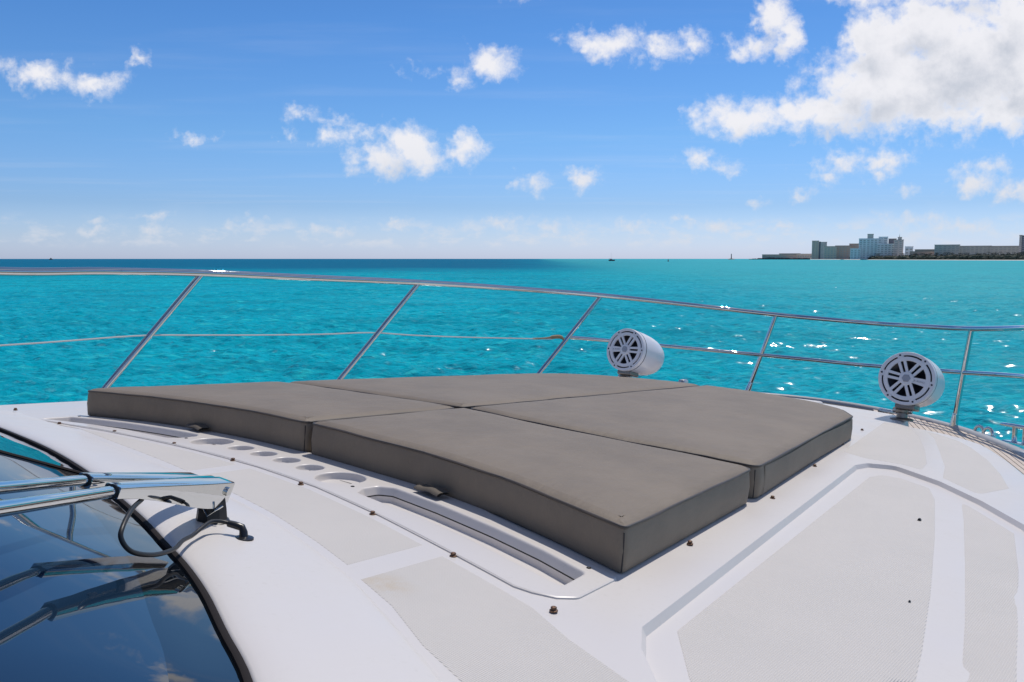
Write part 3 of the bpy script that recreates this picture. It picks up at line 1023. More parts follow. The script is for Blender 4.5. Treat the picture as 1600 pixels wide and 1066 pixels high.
# --- storage tray let into the deck aft of the sun pad
tray = hold('storage_tray', yacht, (1.7, 0, 0))
def tb(o):
    o.location = (-1.7, 0, 0)
    return o
mb = MB()
top_out = resample(offset(TRAY, .004), .05)
bot_out = resample(TRAY, .05)
slS, slP = resample(SLOT_S, .05), resample(SLOT_P, .05)
LIFT = .0055
def ztray(P):
    return camber(P) + LIFT
mb.sheet(top_out, ztray, holes=[offset(slS, -.006), offset(slP, -.006)] + [circ(u, v, r + .006) for u, v, r in CUPS], spacing=.06)
o_out = offset(TRAY, .004)
mb.loft([[(a, b, -KC * b * b - .004) for a, b in TRAY], [(a, b, -KC * b * b + LIFT - .002) for a, b in TRAY], [(a, b, -KC * b * b + LIFT) for a, b in o_out]], flip=area(TRAY) < 0)
tb(mb.build('tray_plate', 'gelcoat', tray, smooth=40))
def slot(name, pl):
    """trough with an upper wall, a dark joint and an undercut lower part"""
    def rg(d, dz_):
        return [(a, b, -KC * b * b + LIFT + dz_) for a, b in offset(pl, d)]
    fl = area(pl) > 0
    m = MB()
    m.loft([rg(-.006, 0), rg(-.003, -.0008), rg(-.0008, -.003), rg(.001, -.007), rg(.009, -.026)], flip=fl)
    o = tb(m.build(name, 'gelcoat', tray, smooth=50))
    m = MB()
    m.loft([rg(.0090, -.0262), rg(.0092, -.0302)], flip=fl)
    m.build('joint', 'caulk', o, smooth=0)
    m = MB()
    m.loft([rg(.0094, -.0302), rg(.0096, -.047), rg(.012, -.050)], flip=fl)
    m.sheet(resample(offset(pl, .012), .06), lambda P: camber(P) + LIFT - .050, spacing=.06)
    m.build('trough', 'gelcoat', o, smooth=50)
    return o
def recess(name, pl, depth, n_lab=None):
    """rolled rim, wall and floor of a hole in the tray"""
    m = MB()
    def rg(d, dz_):
        return [(a, b, -KC * b * b + LIFT + dz_) for a, b in offset(pl, d)]
    m.loft([rg(-.006, 0), rg(-.003, -.0008), rg(-.0008, -.003), rg(0, -.007), rg(.002, -depth * .8), rg(.006, -depth)], flip=area(pl) > 0)
    fl = offset(pl, .006)
    m.sheet(resample(fl, .06), lambda P: camber(P) + LIFT - depth, spacing=.06)
    return tb(m.build(name, 'gelcoat', tray, smooth=50))
for (u, v, r) in CUPS:
    c = circ(u, v, r)
    o = recess('cup_holder', c, (.021 if r < .06 else .025))
    m = MB()
    m.loft([[(u + r * .45, v + (t - .5) * r * 1.5, -KC * v * v + LIFT - (.0203 if r < .06 else .0243)) for t in (0, 1)], [(u + r * .45 + .004, v + (t - .5) * r * 1.5, -KC * v * v + LIFT - (.0203 if r < .06 else .0243)) for t in (0, 1)]], closed=False, flip=v < 9)
    tb(m.build('drain_joint', 'caulk', o, smooth=0)) if False else m.build('drain_joint', 'caulk', o, smooth=0)
for sl in (slS, slP):
    slot('storage_slot', sl)
for (u, v) in ((1.752, -1.488), (1.761, -.532), (1.772, .543), (1.75, 1.49)):
    tb(MB().lathe([(.007, 0), (.006, .002), (.0035, .002), (0, .0005)], 12, origin=(u, v, -KC * v * v + LIFT)).build('tray_screw', 'black_rubber', tray))

# --- snap studs for the sun pad cover
STUDS = [(1.457, -1.594), (1.535, -1.209), (1.610, -.806), (1.651, -.40), (1.678, .047), (1.673, .458), (1.636, .885), (1.575, 1.286), (1.604, 1.87),
         (2.188, -1.552), (2.997, -1.475), (3.792, -1.351), (4.575, -1.222), (5.261, -1.12), (2.188, 1.552), (2.997, 1.475), (3.792, 1.351), (4.575, 1.222)]
me0 = None
for i, (u, v) in enumerate(STUDS):
    if me0 is None:
        o = MB().lathe([(q * .78, z * .72) for q, z in ((.0115, 0), (.0125, .002), (.0125, .0065), (.0085, .008), (.0078, .010), (.0092, .012), (.0092, .0150), (.0070, .017), (.003, .0165), (0, .0145))], 14).build('snap_stud', 'corroded_brass', yacht, smooth=50)
        me0 = o.data
    else:
        o = bpy.data.objects.new('snap_stud', me0)
        COL.objects.link(o)
        o.parent = yacht
    zz = zd1(u, v) + (.020 if i == 8 else 0.003 if i in (0, 9) else 0)
    o.location = (u, v, zz - .002)
# bits of grit on the walkway
for (u, v, s) in ((3.313, -1.914, .012), (2.351, -2.12, .006)):
    MB().box((u, v, zd1(u, v) + .003 + s * .25), (s * 1.4, s, s * .6), taper=.5).build('grit', 'black_rubber', yacht, smooth=0)

# --- side deck, planked in teak, with rail cap and hull
TOE_S = [(-1.5, -2.98), (0, -2.96), (1.5, -2.90), (3.0, -2.74), (4.3, -2.52), (5.4, -2.21), (6.0, -1.96), (6.336, -1.80), (6.60, -1.62), (6.88, -1.42), (7.08, -1.22), (7.32, -.89), (7.52, -.47), (7.60, 0)]
TOE = TOE_S + [(a, -b) for a, b in TOE_S[::-1]][1:]
toe = smooth_poly(TOE, 6)
ZT = -.105
def zteak(P):
    return ZT - KC * np.asarray(P)[:, 1] ** 2
sd = resample(smooth_poly(TOE, 4), .15, False) + [(-1.5, 2.5)]
inner_edge = [(a - .02, b * .985) for a, b in deck_out[::-1]]
mb = MB()
pl = resample(smooth_poly(TOE, 4), .15, False)
mb.sheet(pl + [(-1.5, 2.4), (-.5, 2.4)] + [(a, b) for a, b in inner_edge] + [(-.5, -2.4), (-1.5, -2.4)], lambda P: zteak(P) - .004, spacing=.25)
mb.build('side_deck_caulking', 'caulk', yacht, smooth=0)
# planks follow the side of the raised deck and run out under the rail
def plank_curve(k, n=60):
    """k-th seam outboard of the raised deck edge (starboard side)"""
    base = [(2.6, -2.78), (4.0, -2.42), (5.0, -2.09), (5.5, -1.90), (6.1, -1.68), (6.686, -1.461), (7.2, -1.27), (7.7, -1.10)]
    p = np.array(smooth_poly(base, 8))
    t = np.gradient(p, axis=0)
    t /= np.linalg.norm(t, axis=1)[:, None]
    nn = np.stack([t[:, 1], -t[:, 0]], 1)
    return p + nn * k
PW = .037
tp = [(a, b) for a, b in toe]
tlim = offset(tp, .012)
raised = deck_out
for sg in (1, -1):
    for k in range(-16, 13):
        a = plank_curve(k * PW + .0026)
        b = plank_curve((k + 1) * PW - .0026)
        c = (a + b) / 2
        ok = inside(c, tlim) & ~inside(c, [(q[0], q[1]) for q in offset(outline, .03)])
        idx = np.where(ok)[0]
        if len(idx) < 3:
            continue
        # longest run
        runs = np.split(idx, np.where(np.diff(idx) > 1)[0] + 1)
        run = max(runs, key=len)
        if len(run) < 3:
            continue
        A_, B_ = a[run], b[run]
        za, zb = zteak(A_), zteak(B_)
        m = MB()
        topA = [(u, sg * v, z + .004) for (u, v), z in zip(A_, za)]
        topB = [(u, sg * v, z + .004) for (u, v), z in zip(B_, zb)]
        lowA = [(u, sg * v, z - .003) for (u, v), z in zip(A_, za)]
        lowB = [(u, sg * v, z - .003) for (u, v), z in zip(B_, zb)]
        m.loft([lowA, topA, topB, lowB], closed=False, flip=sg < 0)
        m.build('plank', 'bleached_teak', yacht, smooth=30)
# toe rail cap
def sweep(pl, prof):
    p = np.array(pl)
    t = np.gradient(p, axis=0)
    t /= np.linalg.norm(t, axis=1)[:, None]
    nn = np.stack([t[:, 1], -t[:, 0]], 1)
    return [[(a + n0 * o_, b + n1 * o_, -KC * b * b + z_) for (a, b), (n0, n1) in zip(p, nn)] for o_, z_ in prof]
mb = MB()
mb.loft(sweep(toe, [(-.035, ZT - .01), (-.032, ZT + .012), (-.022, ZT + .024), (0, ZT + .028), (.03, ZT + .024), (.042, ZT + .008), (.042, ZT - .03)]), closed=False, flip=True)
mb.build('toe_rail', 'toe_rail_grey', yacht, smooth=60)
# hull sides down to the water
mb = MB()
mb.loft([[(a, b, z) for a, b, z in r] for r in (sweep(toe, [(.040, ZT - .02), (.030, -.30), (-.10, -.9), (-.45, -1.9), (-.75, -2.9)]))], closed=False, flip=True)
mb.build('hull', 'hull_paint', yacht, smooth=60)

# --- bow rail
br = hold('bow_rail', yacht, (6.5, 0, 0))
def bb(o):
    o.location = (-6.5, 0, 0)
    return o
RAIL = [(-.6, 2.86, .60), (.6, 2.84, .615), (1.845, 2.80, .646), (2.41, 2.751, .684), (3.063, 2.69, .714), (3.854, 2.569, .731), (4.824, 2.357, .752), (5.704, 2.082, .754), (6.53, 1.672, .742), (7.18, 1.08, .701), (7.536, .385, .656), (7.60, -.05, .640), (7.514, -.519, .628), (7.245, -.987, .627), (6.946, -1.354, .633), (6.422, -1.763, .659), (5.4, -2.22, .70), (4.2, -2.55, .71)]
rp = smooth_poly(RAIL, 8)
nr = len(rp)
rr_ = np.interp(np.linspace(0, 1, nr), [0, .25, .45, .7, 1], [.0275, .0265, .024, .0205, .0205])
bb(MB().tube(rp, rr_, 14).build('top_rail', 'polished_steel', br, smooth=60))
MID = [(6.30, 1.845, .335), (6.70, 1.56, .318), (7.05, 1.252, .297), (7.40, .75, .277), (7.528, .433, .269), (7.59, .0, .262), (7.537, -.379, .260), (7.30, -.87, .278), (7.012, -1.289, .298), (6.388, -1.792, .337), (5.4, -2.22, .36), (4.2, -2.55, .37)]
bb(MB().tube(smooth_poly(MID, 8), .0180, 12).build('mid_rail', 'polished_steel', br, smooth=60))
POSTS = [((3.063, 2.69, .714), (2.472, 2.746, -.039)), ((4.824, 2.357, .752), (4.194, 2.516, -.024)), ((6.53, 1.672, .742), (6.031, 1.954, .018)), ((7.536, .385, .656), (7.502, .587, -.061)),
         ((6.946, -1.354, .633), (7.029, -1.272, -.112)), ((5.4, -2.22, .70), (5.3, -2.22, -.12)), ((1.1, 2.83, .63), (.55, 2.87, -.1))]
for t_, b_ in POSTS:
    t_, b_ = np.array(t_), np.array(b_)
    zb = ZT - KC * b_[1] ** 2 + .02
    d = b_ - t_
    q = t_ + d * ((zb - t_[2]) / d[2])
    bb(MB().tube([t_, (t_ + q) / 2, q], .0200, 12).build('post', 'polished_steel', br, smooth=60))
    dd = d / np.linalg.norm(d)
    bb(MB().tube([q - dd * .10, q - dd * .085, q - dd * .02, q], [.020, .023, .029, .032], 14).build('post_socket', 'polished_steel', br, smooth=60))
# wire lifeline on the port side, with its lashing at the pulpit
WIRE = [(.4, 2.85, .13), (1.849, 2.80, .209), (2.622, 2.733, .273), (3.0, 2.69, .283), (3.47, 2.628, .290), (4.0, 2.54, .305), (4.425, 2.466, .325), (4.80, 2.36, .313), (5.243, 2.243, .308), (5.8, 2.06, .31), (6.14, 1.92, .316)]
bb(MB().tube(smooth_poly(WIRE, 5), .0055, 6).build('lifeline', 'rope', br))
lash = [(5.95, 2.005, .312), (6.05, 1.96, .318), (6.13, 1.925, .331), (6.20, 1.895, .338), (6.235, 1.88, .325), (6.26, 1.865, .29)]
bb(MB().tube(smooth_poly(lash, 4), [.008] * 8 + [.017] * 8 + [.011] * 5, 8).build('lashing', 'tan_rope', br))

# --- deck fittings on the starboard bow
def ringtube(c, r, tr, ax, n=18, a0=0.0, a1=2 * math.pi):
    A = np.asarray(ax)
    return [tuple(np.array(c) + A @ np.array([r * math.cos(a), 0, r * math.sin(a)])) for a in np.linspace(a0, a1, n)]
d1 = np.array([-.62, -.78, 0.0])                    # run of the rail there
ax_r = np.stack([d1, [.78, -.62, 0], [0, 0, 1]], 1)
fl = hold('fairlead', yacht, (6.87, -1.475, ZT - .035))
for k, off_ in enumerate((0.0, .085)):
    c = np.array([0, 0, .022]) + d1 * off_
    MB().tube(ringtube(c, .042, .012, ax_r, 14, -.15, math.pi + .15), .0115, 10).build('chock_horn', 'polished_steel', fl, smooth=60)
MB().box(tuple(d1 * .042 + np.array([0, 0, .012])), (.20, .05, .014), ax_r, .006).build('base_plate', 'polished_steel', fl, smooth=40)
cl = hold('mooring_cleat', yacht, (6.70, -1.70, ZT - .040))
c0 = d1 * .02
MB().tube([tuple(c0 + d1 * s + np.array([0, 0, z])) for s, z in ((-.12, .112), (-.10, .117), (0, .12), (.18, .12), (.22, .117), (.24, .112))], [.006, .013, .016, .016, .013, .006], 12).build('horn_bar', 'polished_steel', cl, smooth=60)
for s in (.015, .105):
    MB().tube([tuple(c0 + d1 * s + np.array([0, 0, z])) for z in (.0, .02, .06, .115)], [.026, .018, .017, .018], 12).build('leg', 'polished_steel', cl, smooth=60)
MB().box(tuple(c0 + d1 * .06 + np.array([0, 0, .006])), (.24, .07, .012), ax_r, .006).build('base_plate', 'polished_steel', cl, smooth=40)
sc = hold('bow_chock', yacht, (7.17, -.74, ZT - .01))
ax_b = np.stack([[-.55, -.83, 0], [.83, -.55, 0], [0, 0, 1]], 1)
MB().box((0, 0, .03), (.13, .05, .045), ax_b, .012).build('roller_block', 'weathered_steel', sc, smooth=40)
# anchor locker lid right forward of the pad and a chrome hinge
lk = hold('anchor_locker', yacht, (5.95, -.36, 0))
MB().box((0, .02, .018), (.34, .50, .05), None, .02).build('lid', 'gelcoat', lk, smooth=50)
MB().box((-.04, -.24, .02), (.05, .02, .02), None, .006).build('hinge', 'polished_steel', lk, smooth=40)
lt = hold('pad_latch', yacht, (5.40, .18, 0))
MB().box((0, 0, .075), (.07, .05, .15), None, .012).build('latch_body', 'weathered_steel', lt, smooth=40)

# --- windscreen wipers (a pair of parallel arms)
GN = np.array([.33623, -.08177, .93822])
GP0 = np.array([.95436, -.93286, .01494])
wp = hold('windscreen_wiper', yacht, (1.15, -.70, 0))
def wb(o):
    o.location = (-1.15, .70, 0)
    return o
def hbox(p0, p1, w0, w1, h0, h1, drop=0.0, bev=.004):
    """pressed steel channel between two points, width and height varying; up is the glass normal"""
    p0, p1 = np.array(p0), np.array(p1)
    d = (p1 - p0) / np.linalg.norm(p1 - p0)
    s = np.cross(GN, d)
    s /= np.linalg.norm(s)
    n = np.cross(d, s)
    m = MB()
    rings = []
    for t in np.linspace(0, 1, 7):
        e = t * t * (3 - 2 * t)
        w, h = w0 + (w1 - w0) * e, h0 + (h1 - h0) * e
        c = p0 + (p1 - p0) * t
        pr = round_poly([(-w / 2, -h), (w / 2, -h), (w / 2, 0), (-w / 2, 0)], [.001, .001, bev, bev], 3)
        rings.append([tuple(c + s * a + n * b) for a, b in pr])
    m.loft(rings, flip=True)
    m.cap(rings[0])
    m.cap(rings[-1], True)
    return m
# arm nearer the camera (second) and its twin
SH = np.array([-.012, .016, -.006])
a_far, a_mid, a_end = np.array([.395, -1.372, .312]), np.array([.728, -1.021, .224]), np.array([1.165, -.690, .112])
b_far, b_mid, b_end = np.array([.462, -1.194, .303]), np.array([.758, -.878, .222]), np.array([1.205, -.548, .098])
b_far, b_mid, b_end = b_far + SH, b_mid + SH, b_end + SH
def ext(p, q, s):
    return p + (p - q) * s
for far_, mid_, end_, r in ((a_far, a_mid, a_end, .0122), (b_far, b_mid, b_end, .0112)):
    wb(MB().tube([ext(far_, mid_, .9), far_, mid_ + (mid_ - far_) * .02], r, 14).build('arm_rod', 'polished_steel', wp, smooth=60))
    wb(MB().tube([mid_ - (mid_ - far_) / np.linalg.norm(mid_ - far_) * .004, mid_ + (mid_ - far_) / np.linalg.norm(mid_ - far_) * .004], r * 1.28, 14).build('collar', 'black_rubber', wp, smooth=60))
up = GN
wb(hbox(a_mid + up * .014, a_end + up * .022, .034, .060, .024, .072).build('arm_housing', 'polished_steel', wp, smooth=40))
wb(hbox(b_mid + up * .012, b_end + up * .020, .034, .052, .026, .034).build('arm_housing', 'polished_steel', wp, smooth=40))
dA_ = (a_end - a_mid) / np.linalg.norm(a_end - a_mid)
sA_ = np.cross(GN, dA_)
sA_ /= np.linalg.norm(sA_)
axA = np.stack([dA_, sA_, np.cross(dA_, sA_)], 1)
wb(MB().box(tuple(a_end + dA_ * .022 + up * -.010), (.058, .052, .060), axA, .005).build('pivot_block', 'polished_steel', wp, smooth=40))
wb(MB().tube([tuple(a_end - dA_ * .006 + up * -.002 - sA_ * .036), tuple(a_end - dA_ * .006 + up * -.002 + sA_ * .030)], .012, 14).build('pivot_bolt', 'polished_steel', wp, smooth=40))
# rubber boot on the surround
bo = np.array([1.152, -.690, -.008 + .026])
wb(MB().lathe([(.052, -.004), (.050, .005), (.041, .011), (.038, .040), (.033, .068), (.0, .070)], 8, origin=tuple(bo), sx=1.0, sy=.95).build('boot', 'black_rubber', wp, smooth=30))
wb(MB().tube([tuple(bo + np.array([-.04, -.02, .055])), tuple(bo + np.array([-.035, -.035, .03])), tuple(bo + np.array([-.0, -.05, .055]))], .0035, 6).build('spring_clip', 'polished_steel', wp, smooth=60))
wb(MB().box(tuple(a_mid * .72 + a_end * .28 - up * .012), (.05, .012, .012), axA, .002).build('hose_clip', 'black_plastic', wp, smooth=40))
# washer hose
hose = hold('washer_hose', yacht, (1.0, -.9, 0))
HP = [(.830, -.945, .178), (.772, -1.020, .182), (.728, -1.075, .168), (.716, -1.093, .148), (.738, -1.093, .118), (.801, -1.059, .091), (.879, -.995, .072), (.945, -.915, .060), (1.000, -.861, .050), (1.045, -.830, .056), (1.080, -.808, .058), (1.112, -.806, .052), (1.132, -.826, .044)]
hp = smooth_poly(HP, 6)
def hb(o):
    o.location = (-1.0, .9, 0)
    return o
hb(MB().tube(hp, .0050, 10).build('hose', 'black_rubber', hose, smooth=60))
hb(MB().tube([(1.122, -.815, .048), (1.134, -.829, .044), (1.143, -.845, .040), (1.143, -.852, .030), (1.142, -.856, .012)], [.0085, .0095, .0095, .0105, .0115], 10).build('elbow', 'black_plastic', hose, smooth=60))
hb(MB().lathe([(.023, 0), (.023, .004), (.012, .007), (0, .007)], 14, origin=(1.141, -.858, .014), sx=1.0, sy=1.2).build('flange', 'black_plastic', hose, smooth=40))

# ------------------------------------------------------------------ sun pad: four cushions
def cushion(name, label, poly, rad, tab=None, group='sun pad cushions on the foredeck', strap=None, corners=()):
    pl = resample(round_poly(poly, rad, 8), .05)
    if area(pl) < 0:
        pl = pl[::-1]
    c = np.mean(np.array(pl), 0)
    base = (c[0], c[1], float(-KC * c[1] ** 2))
    m = MB()
    rr2 = np.random.default_rng(int(abs(c[0] * 100 + c[1] * 37)) + 5)
    ph = rr2.uniform(0, 6.28, 8)
    def wob(P, k=1.0):
        P = np.asarray(P)
        return k * .0012 * (np.sin(P[:, 0] * 9 + ph[0]) * np.sin(P[:, 1] * 7 + ph[1]) + .6 * np.sin(P[:, 0] * 17 + P[:, 1] * 11 + ph[2]) + .5 * np.sin(P[:, 0] * 6 - P[:, 1] * 21 + ph[3]))
    def rg(d, z):
        q = offset(pl, d)
        zz = camber(q) + z
        return [(a, b, h) for (a, b), h in zip(q, zz)]
    T = TPAD - .001
    def wavy(z, k):
        q = np.array(pl)
        return wob(q, k)
    side_r = []
    for d, z in ((.008, .001), (.001, .006), (-.001, .02), (-.005, T * .5), (-.001, T * .85), (.001, T - .006)):
        q = np.array(offset(pl, d))
        bul = .0018 * np.sin(np.arange(len(q)) * .37 + ph[4]) * math.sin(math.pi * min(1, z / T))
        q = np.array(offset(pl, d)) + 0 * bul[:, None]
        zz = camber(q) + z + (wob(q, .8) if z > T * .8 else 0)
        side_r.append([(a, b, h) for (a, b), h in zip(q, zz)])
    m.loft(side_r)
    m.cap(side_r[0], True)
    tp_ = offset(pl, .003)
    def ztop(P):
        d = seg_dist(P, pl)
        return camber(P) + T - .003 + .016 * (1 - np.exp(-d / .026)) + .007 * (1 - np.exp(-d / .22)) + wob(P, .8)
    rings = []
    for d in (.003, .010, .020, .036):
        q = offset(pl, d)
        rings.append([(a, b, h) for (a, b), h in zip(q, ztop(np.array(q)))])
    m.loft(rings)
    # close the little gap between side and top
    m.loft([side_r[-1], rings[0]])
    m.sheet(offset(pl, .036), ztop, spacing=.06)
    o = m.build(name, 'taupe_vinyl', None, base=base, smooth=55, world=BOAT @ Matrix.Translation(base))
    tag(o, label, 'cushion', group)
    q = np.array(offset(pl, .0005))
    z = camber(q) + T - .004 + wob(q, .8)
    path = [(a, b, h) for (a, b), h in zip(q, z)]
    path += path[:2]
    MB().tube(path, .0048, 6, False).build('piping', 'piping_vinyl', o, base=base, smooth=60)
    # upright corner seams, found at the sharpest bends of the outline
    for cp in corners:
        i = int(np.argmin(np.hypot(*(np.array(pl) - np.array(cp)).T)))
        a, b = pl[i]
        n = np.array(pl[i]) - c
        n /= np.linalg.norm(n)
        k = -KC * b * b
        MB().tube([(a + n[0] * s, b + n[1] * s, k + h) for s, h in ((-.001, .006), (.0015, .03), (.0035, T * .5), (.0012, T * .85), (-.004, T - .016))], .0022, 5, False).build('corner_seam', 'dark_seam', o, base=base)
    if tab:
        (u, v, du, dv) = tab
        mm = MB()
        t = np.array([du, dv]) / math.hypot(du, dv)
        nn = np.array([t[1], -t[0]])
        if nn[0] > 0:
            nn = -nn
        rows = []
        for s, h in ((-.01, .030), (.012, .030), (.030, .031), (.042, .027), (.045, .021), (.038, .019), (.025, .024), (-.01, .023)):
            rows.append([(u + t[0] * q_ + nn[0] * s, v + t[1] * q_ + nn[1] * s, -KC * v * v + h + .0035 * math.sin(q_ * 60 + 1)) for q_ in np.linspace(-.062, .062, 7)])
        mm.loft(rows, closed=False, flip=True)
        mm.build('pull_tab', 'tab_vinyl', o, base=base, smooth=60)
    if strap:
        mm = MB()
        pp = [tuple(q_) for q_ in strap]
        tt = np.array(pp[1]) - np.array(pp[0])
        tt /= np.linalg.norm(tt)
        nn = np.array([tt[1], -tt[0]])
        k0 = -KC * pp[0][1] ** 2
        rows = []
        for s in np.linspace(0, 1, 14):
            a = np.array(pp[0]) + s * (np.array(pp[1]) - np.array(pp[0])) + nn * .006
            kz = -KC * a[1] ** 2
            rows.append([(a[0], a[1], kz + T - .010 - .004 * math.sin(s * 9)), (a[0] + nn[0] * .003, a[1] + nn[1] * .003, kz + T * .5), (a[0] - nn[0] * .001, a[1] - nn[1] * .001, kz + .012 + .006 * math.sin(s * 5))])
        mm.loft(rows, closed=False, flip=False)
        mm.build('side_flap', 'taupe_vinyl', o, base=base, smooth=60)
    return o

g = .018
AFT_C = [(1.800, 1.548), (1.838, 1.34), (1.888, 1.05), (1.930, .72), (1.955, .40), (1.972, g)]
cushion('sunbed_cushion', 'nearest taupe cushion, its dark aft side along the long open storage slot',
        [(1.972, -g), (1.958, -.40), (1.955, -.66), (1.908, -1.05), (1.845, -1.34), (1.789, -1.566), (2.842, -1.452), (2.836, -1.25), (2.795, -.9), (2.790, -.6), (2.815, -.3), (2.855, -g)],
        [.03, 0, 0, 0, 0, .016, .045, 0, 0, 0, 0, .03], tab=(1.917, -.765, -.12, -1.0), corners=((1.789, -1.566), (1.972, -g)))
cushion('sunbed_cushion', 'taupe cushion at the far left, dark side above the row of cup holders',
        [(1.972, g), (2.835, g), (2.83, .3), (2.815, .6), (2.835, .9), (2.86, 1.25), (2.845, 1.450), (1.798, 1.552), (1.842, 1.34), (1.895, 1.05), (1.940, .72), (1.966, .40)],
        [.026, .03, 0, 0, 0, 0, .04, .035, 0, 0, 0, 0], tab=(1.932, .700, -.07, -1.0), corners=((1.972, g), (1.798, 1.552)))
cushion('sunbed_cushion', 'large taupe cushion in front on the right, with a loose side flap towards the walkway',
        [(2.890, -g), (2.850, -.3), (2.826, -.6), (2.830, -.9), (2.882, -1.25), (2.898, -1.450), (4.86, -1.180), (5.06, -1.06), (5.20, -.88), (5.29, -.60), (5.33, -.28), (5.34, -g)],
        [.03, 0, 0, 0, 0, .05, .10, .06, 0, 0, 0, .03], strap=((2.99, -1.434), (4.80, -1.192)), corners=((2.898, -1.450), (2.890, -g)))
cushion('sunbed_cushion', 'large taupe cushion at the far front, next below the distant speaker',
        [(2.880, g), (5.34, g), (5.33, .28), (5.29, .60), (5.20, .88), (5.06, 1.06), (4.86, 1.180), (2.890, 1.447), (2.900, 1.25), (2.880, .9), (2.858, .6), (2.870, .3)],
        [.03, .03, 0, 0, 0, .06, .10, .05, 0, 0, 0, 0], corners=((2.880, g),))

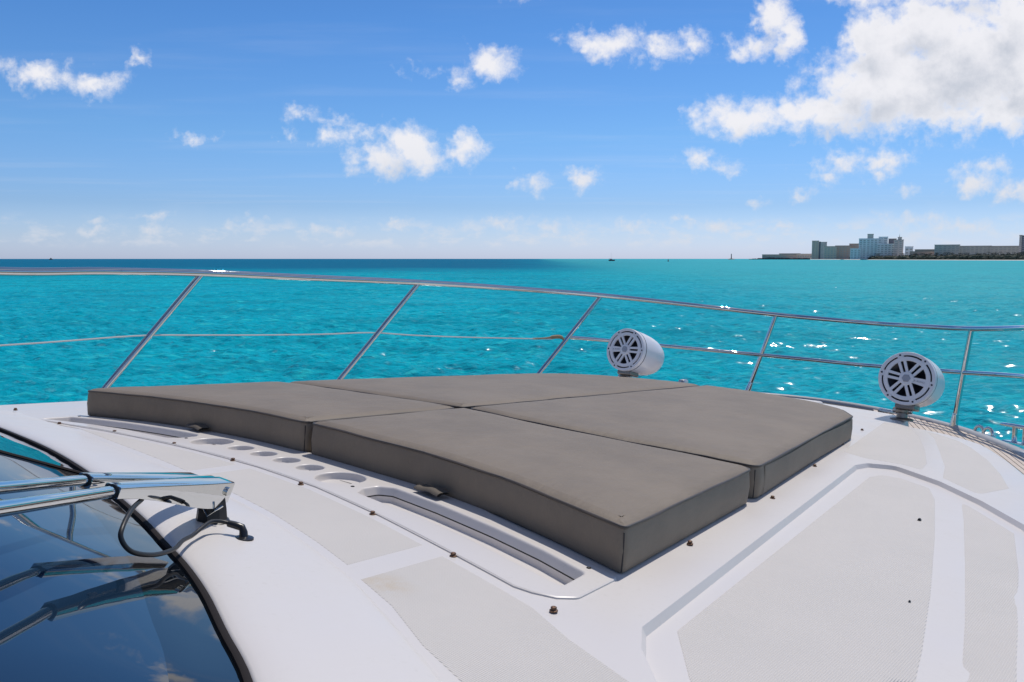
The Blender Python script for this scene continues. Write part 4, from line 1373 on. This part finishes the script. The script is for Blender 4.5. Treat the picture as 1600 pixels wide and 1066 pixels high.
# ------------------------------------------------------------------ speakers on swivel mounts
def speaker(label, u, v, face_u, face_v, face_z, tilt, spin, text_spoke):
    z0 = float(-KC * v * v)
    base = (u, v, z0)
    t = tag(empty('tower_speaker', BOAT @ Matrix.Translation(base)), label, 'speaker', 'white speakers at the front of the foredeck')
    # local axes: e3 points out of the face (aft), e1 to starboard-to-port across, e2 up
    ct, st_ = math.cos(tilt), math.sin(tilt)
    e3 = np.array([-ct, 0, st_])
    e1 = np.array([0, -1.0, 0])
    e2 = np.cross(e3, e1)
    A = np.stack([e1, e2, e3], 1)
    c = np.array([face_u - u, face_v - v, face_z - z0])
    rs = .183
    # housing: bullet
    prof = [(.166, -.012), (rs - .004, -.010), (rs, -.016), (rs, -.040), (rs - .003, -.043), (rs - .003, -.049), (rs, -.052), (rs, -.18), (rs - .005, -.28), (rs - .016, -.36), (rs - .035, -.425), (rs - .065, -.475), (rs - .10, -.505), (.04, -.522), (0, -.525)]
    MB().lathe(prof[::-1], 48, A, c).build('housing', 'speaker_white', t, smooth=35)
    MB().lathe([(rs - .0035, -.0485), (rs + .0006, -.0478), (rs + .0006, -.0442), (rs - .0035, -.0435)], 48, A, c).build('joint_ring', 'cone_black', t, smooth=60)
    MB().lathe([(.0, -.075), (.05, -.072), (.09, -.052), (.118, -.034), (.134, -.026), (.150, -.024), (.162, -.031), (.170, -.034)], 40, A, c).build('cone', 'cone_black', t, smooth=60)
    # grille: outer ring with slits, six double spokes, hub
    gm = MB()
    def ringpart(r0, r1, a0, a1, h0=-.012, h1=.002, n=10):
        rows = []
        for r, h in ((r0, h0), (r0, h1 - .003), (r0 + .002, h1), (r1 - .002, h1), (r1, h1 - .003), (r1, h0)):
            rows.append([tuple(c + A @ np.array([r * math.cos(a), r * math.sin(a), h])) for a in np.linspace(a0, a1, n)])
        gm.loft(rows, closed=False, flip=True)
        for e, fl_ in ((0, False), (-1, True)):
            gm.cap([rw[e] for rw in rows], fl_)
    ringpart(.160, rs - .001, 0, 2 * math.pi, n=61)
    ringpart(.122, .150, 0, 2 * math.pi, n=61)
    for k in range(6):
        a = spin + k * math.pi / 3
        ringpart(.148, .162, a - .13, a + .13, h1=.0018)
    gm.lathe([(.046, -.012), (.046, .002), (.043, .006), (.033, .008), (.030, .006), (0, .006)][::-1] if False else [(.046, -.012), (.046, .003), (.043, .006), (.034, .007), (0, .007)], 24, A, c)
    for k in range(6):
        a = spin + k * math.pi / 3
        d, p = np.array([math.cos(a), math.sin(a)]), np.array([-math.sin(a), math.cos(a)])
        solid = (k == text_spoke)
        for s in ((-1, 1) if not solid else (0,)):
            pts = []
            w_in, w_out = (.0085, .0095) if not solid else (.019, .026)
            off_in, off_out = (.0155 * s, .0185 * s)
            ra, rb = .040, .126
            corners = [(ra, off_in - w_in), (rb, off_out - w_out), (rb, off_out + w_out), (ra, off_in + w_in)]
            top = [tuple(c + A @ np.array([*(d * r + p * q), .001])) for r, q in corners]
            low = [tuple(c + A @ np.array([*(d * r + p * q), -.012])) for r, q in corners]
            gm.loft([low, top])
            gm.cap(top)
        # bar that joins the two strips near the rim
    gm.build('grille', 'grille_grey', t, smooth=35)
    MB().lathe([(.028, .0068), (.028, .010), (.022, .0115), (.014, .0105), (0, .0105)], 6, A, c).build('badge', 'badge_grey', t, smooth=20)
    for k in range(6):
        a = spin + k * math.pi / 3
        q = c + A @ np.array([.1645 * math.cos(a), .1645 * math.sin(a), .0022])
        MB().lathe([(.0065, 0), (.0065, .0018), (.003, .0022), (0, .0012)], 10, A, q).build('bolt', 'cone_black', t, smooth=30)
    # maker's lettering on the plain spoke
    cu = bpy.data.curves.new('lettering', 'FONT')
    cu.body = 'JL AUDIO'
    cu.size = .0165
    cu.align_x = 'CENTER'
    cu.align_y = 'CENTER'
    cu.extrude = .0004
    cu.materials.append(MATS['lettering_grey'])
    lo = bpy.data.objects.new('lettering', cu)
    me_t = bpy.data.meshes.new_from_object(lo)
    bpy.data.objects.remove(lo)
    lo = bpy.data.objects.new('lettering', me_t)
    COL.objects.link(lo)
    lo.parent = t
    a = spin + text_spoke * math.pi / 3
    q = c + A @ np.array([.084 * math.cos(a), .084 * math.sin(a), .0018])
    flipa = a if math.cos(a) > 0 else a + math.pi
    M3 = A @ np.array([[math.cos(flipa), -math.sin(flipa), 0], [math.sin(flipa), math.cos(flipa), 0], [0, 0, 1]])
    lo.matrix_local = Matrix([[*M3[0], q[0]], [*M3[1], q[1]], [*M3[2], q[2]], [0, 0, 0, 1]])
    # swivel mount
    sad = c + A @ np.array([0, -rs + .006, -.11])
    mt = MB()
    mt.box(tuple(sad + A @ np.array([0, -.014, 0])), (.13, .038, .15), A, .010)
    mt.build('saddle', 'mount_bronze', t, smooth=40)
    hz, sx_ = sad[2], sad[0]
    MB().lathe([(.075, .0), (.075, .010), (.060, .015), (.036, .019), (.033, .05), (.040, .056), (.040, .072), (.030, .080)], 20, origin=(0, 0, 0)).build('base_plate', 'mount_bronze', t, smooth=40)
    MB().tube([(0, 0, .05), (sx_ * .4, 0, hz * .55), (sx_ * .8, 0, hz * .85), tuple(sad)], [.030, .036, .040, .034], 12).build('swivel', 'mount_bronze', t, smooth=40)
    MB().tube([(sx_ * .5, -.062, hz * .62), (sx_ * .5, .062, hz * .62)], .018, 10).build('clamp_bolt', 'weathered_steel', t, smooth=40)
    MB().box((sx_ * .5, .0, hz * .62), (.05, .085, .05), None, .012).build('clamp', 'mount_bronze', t, smooth=40)
    return t

speaker('white bullet-shaped speaker on the far bow, beyond the cushions, its body seen from the side', 6.08, 1.10, 6.05, 1.085, .288, R(11), R(2), 3)
speaker('nearer white round speaker, face on, standing beside the teak side deck', 6.13, -1.124, 6.06, -1.150, .272, R(8), R(-10), 0)
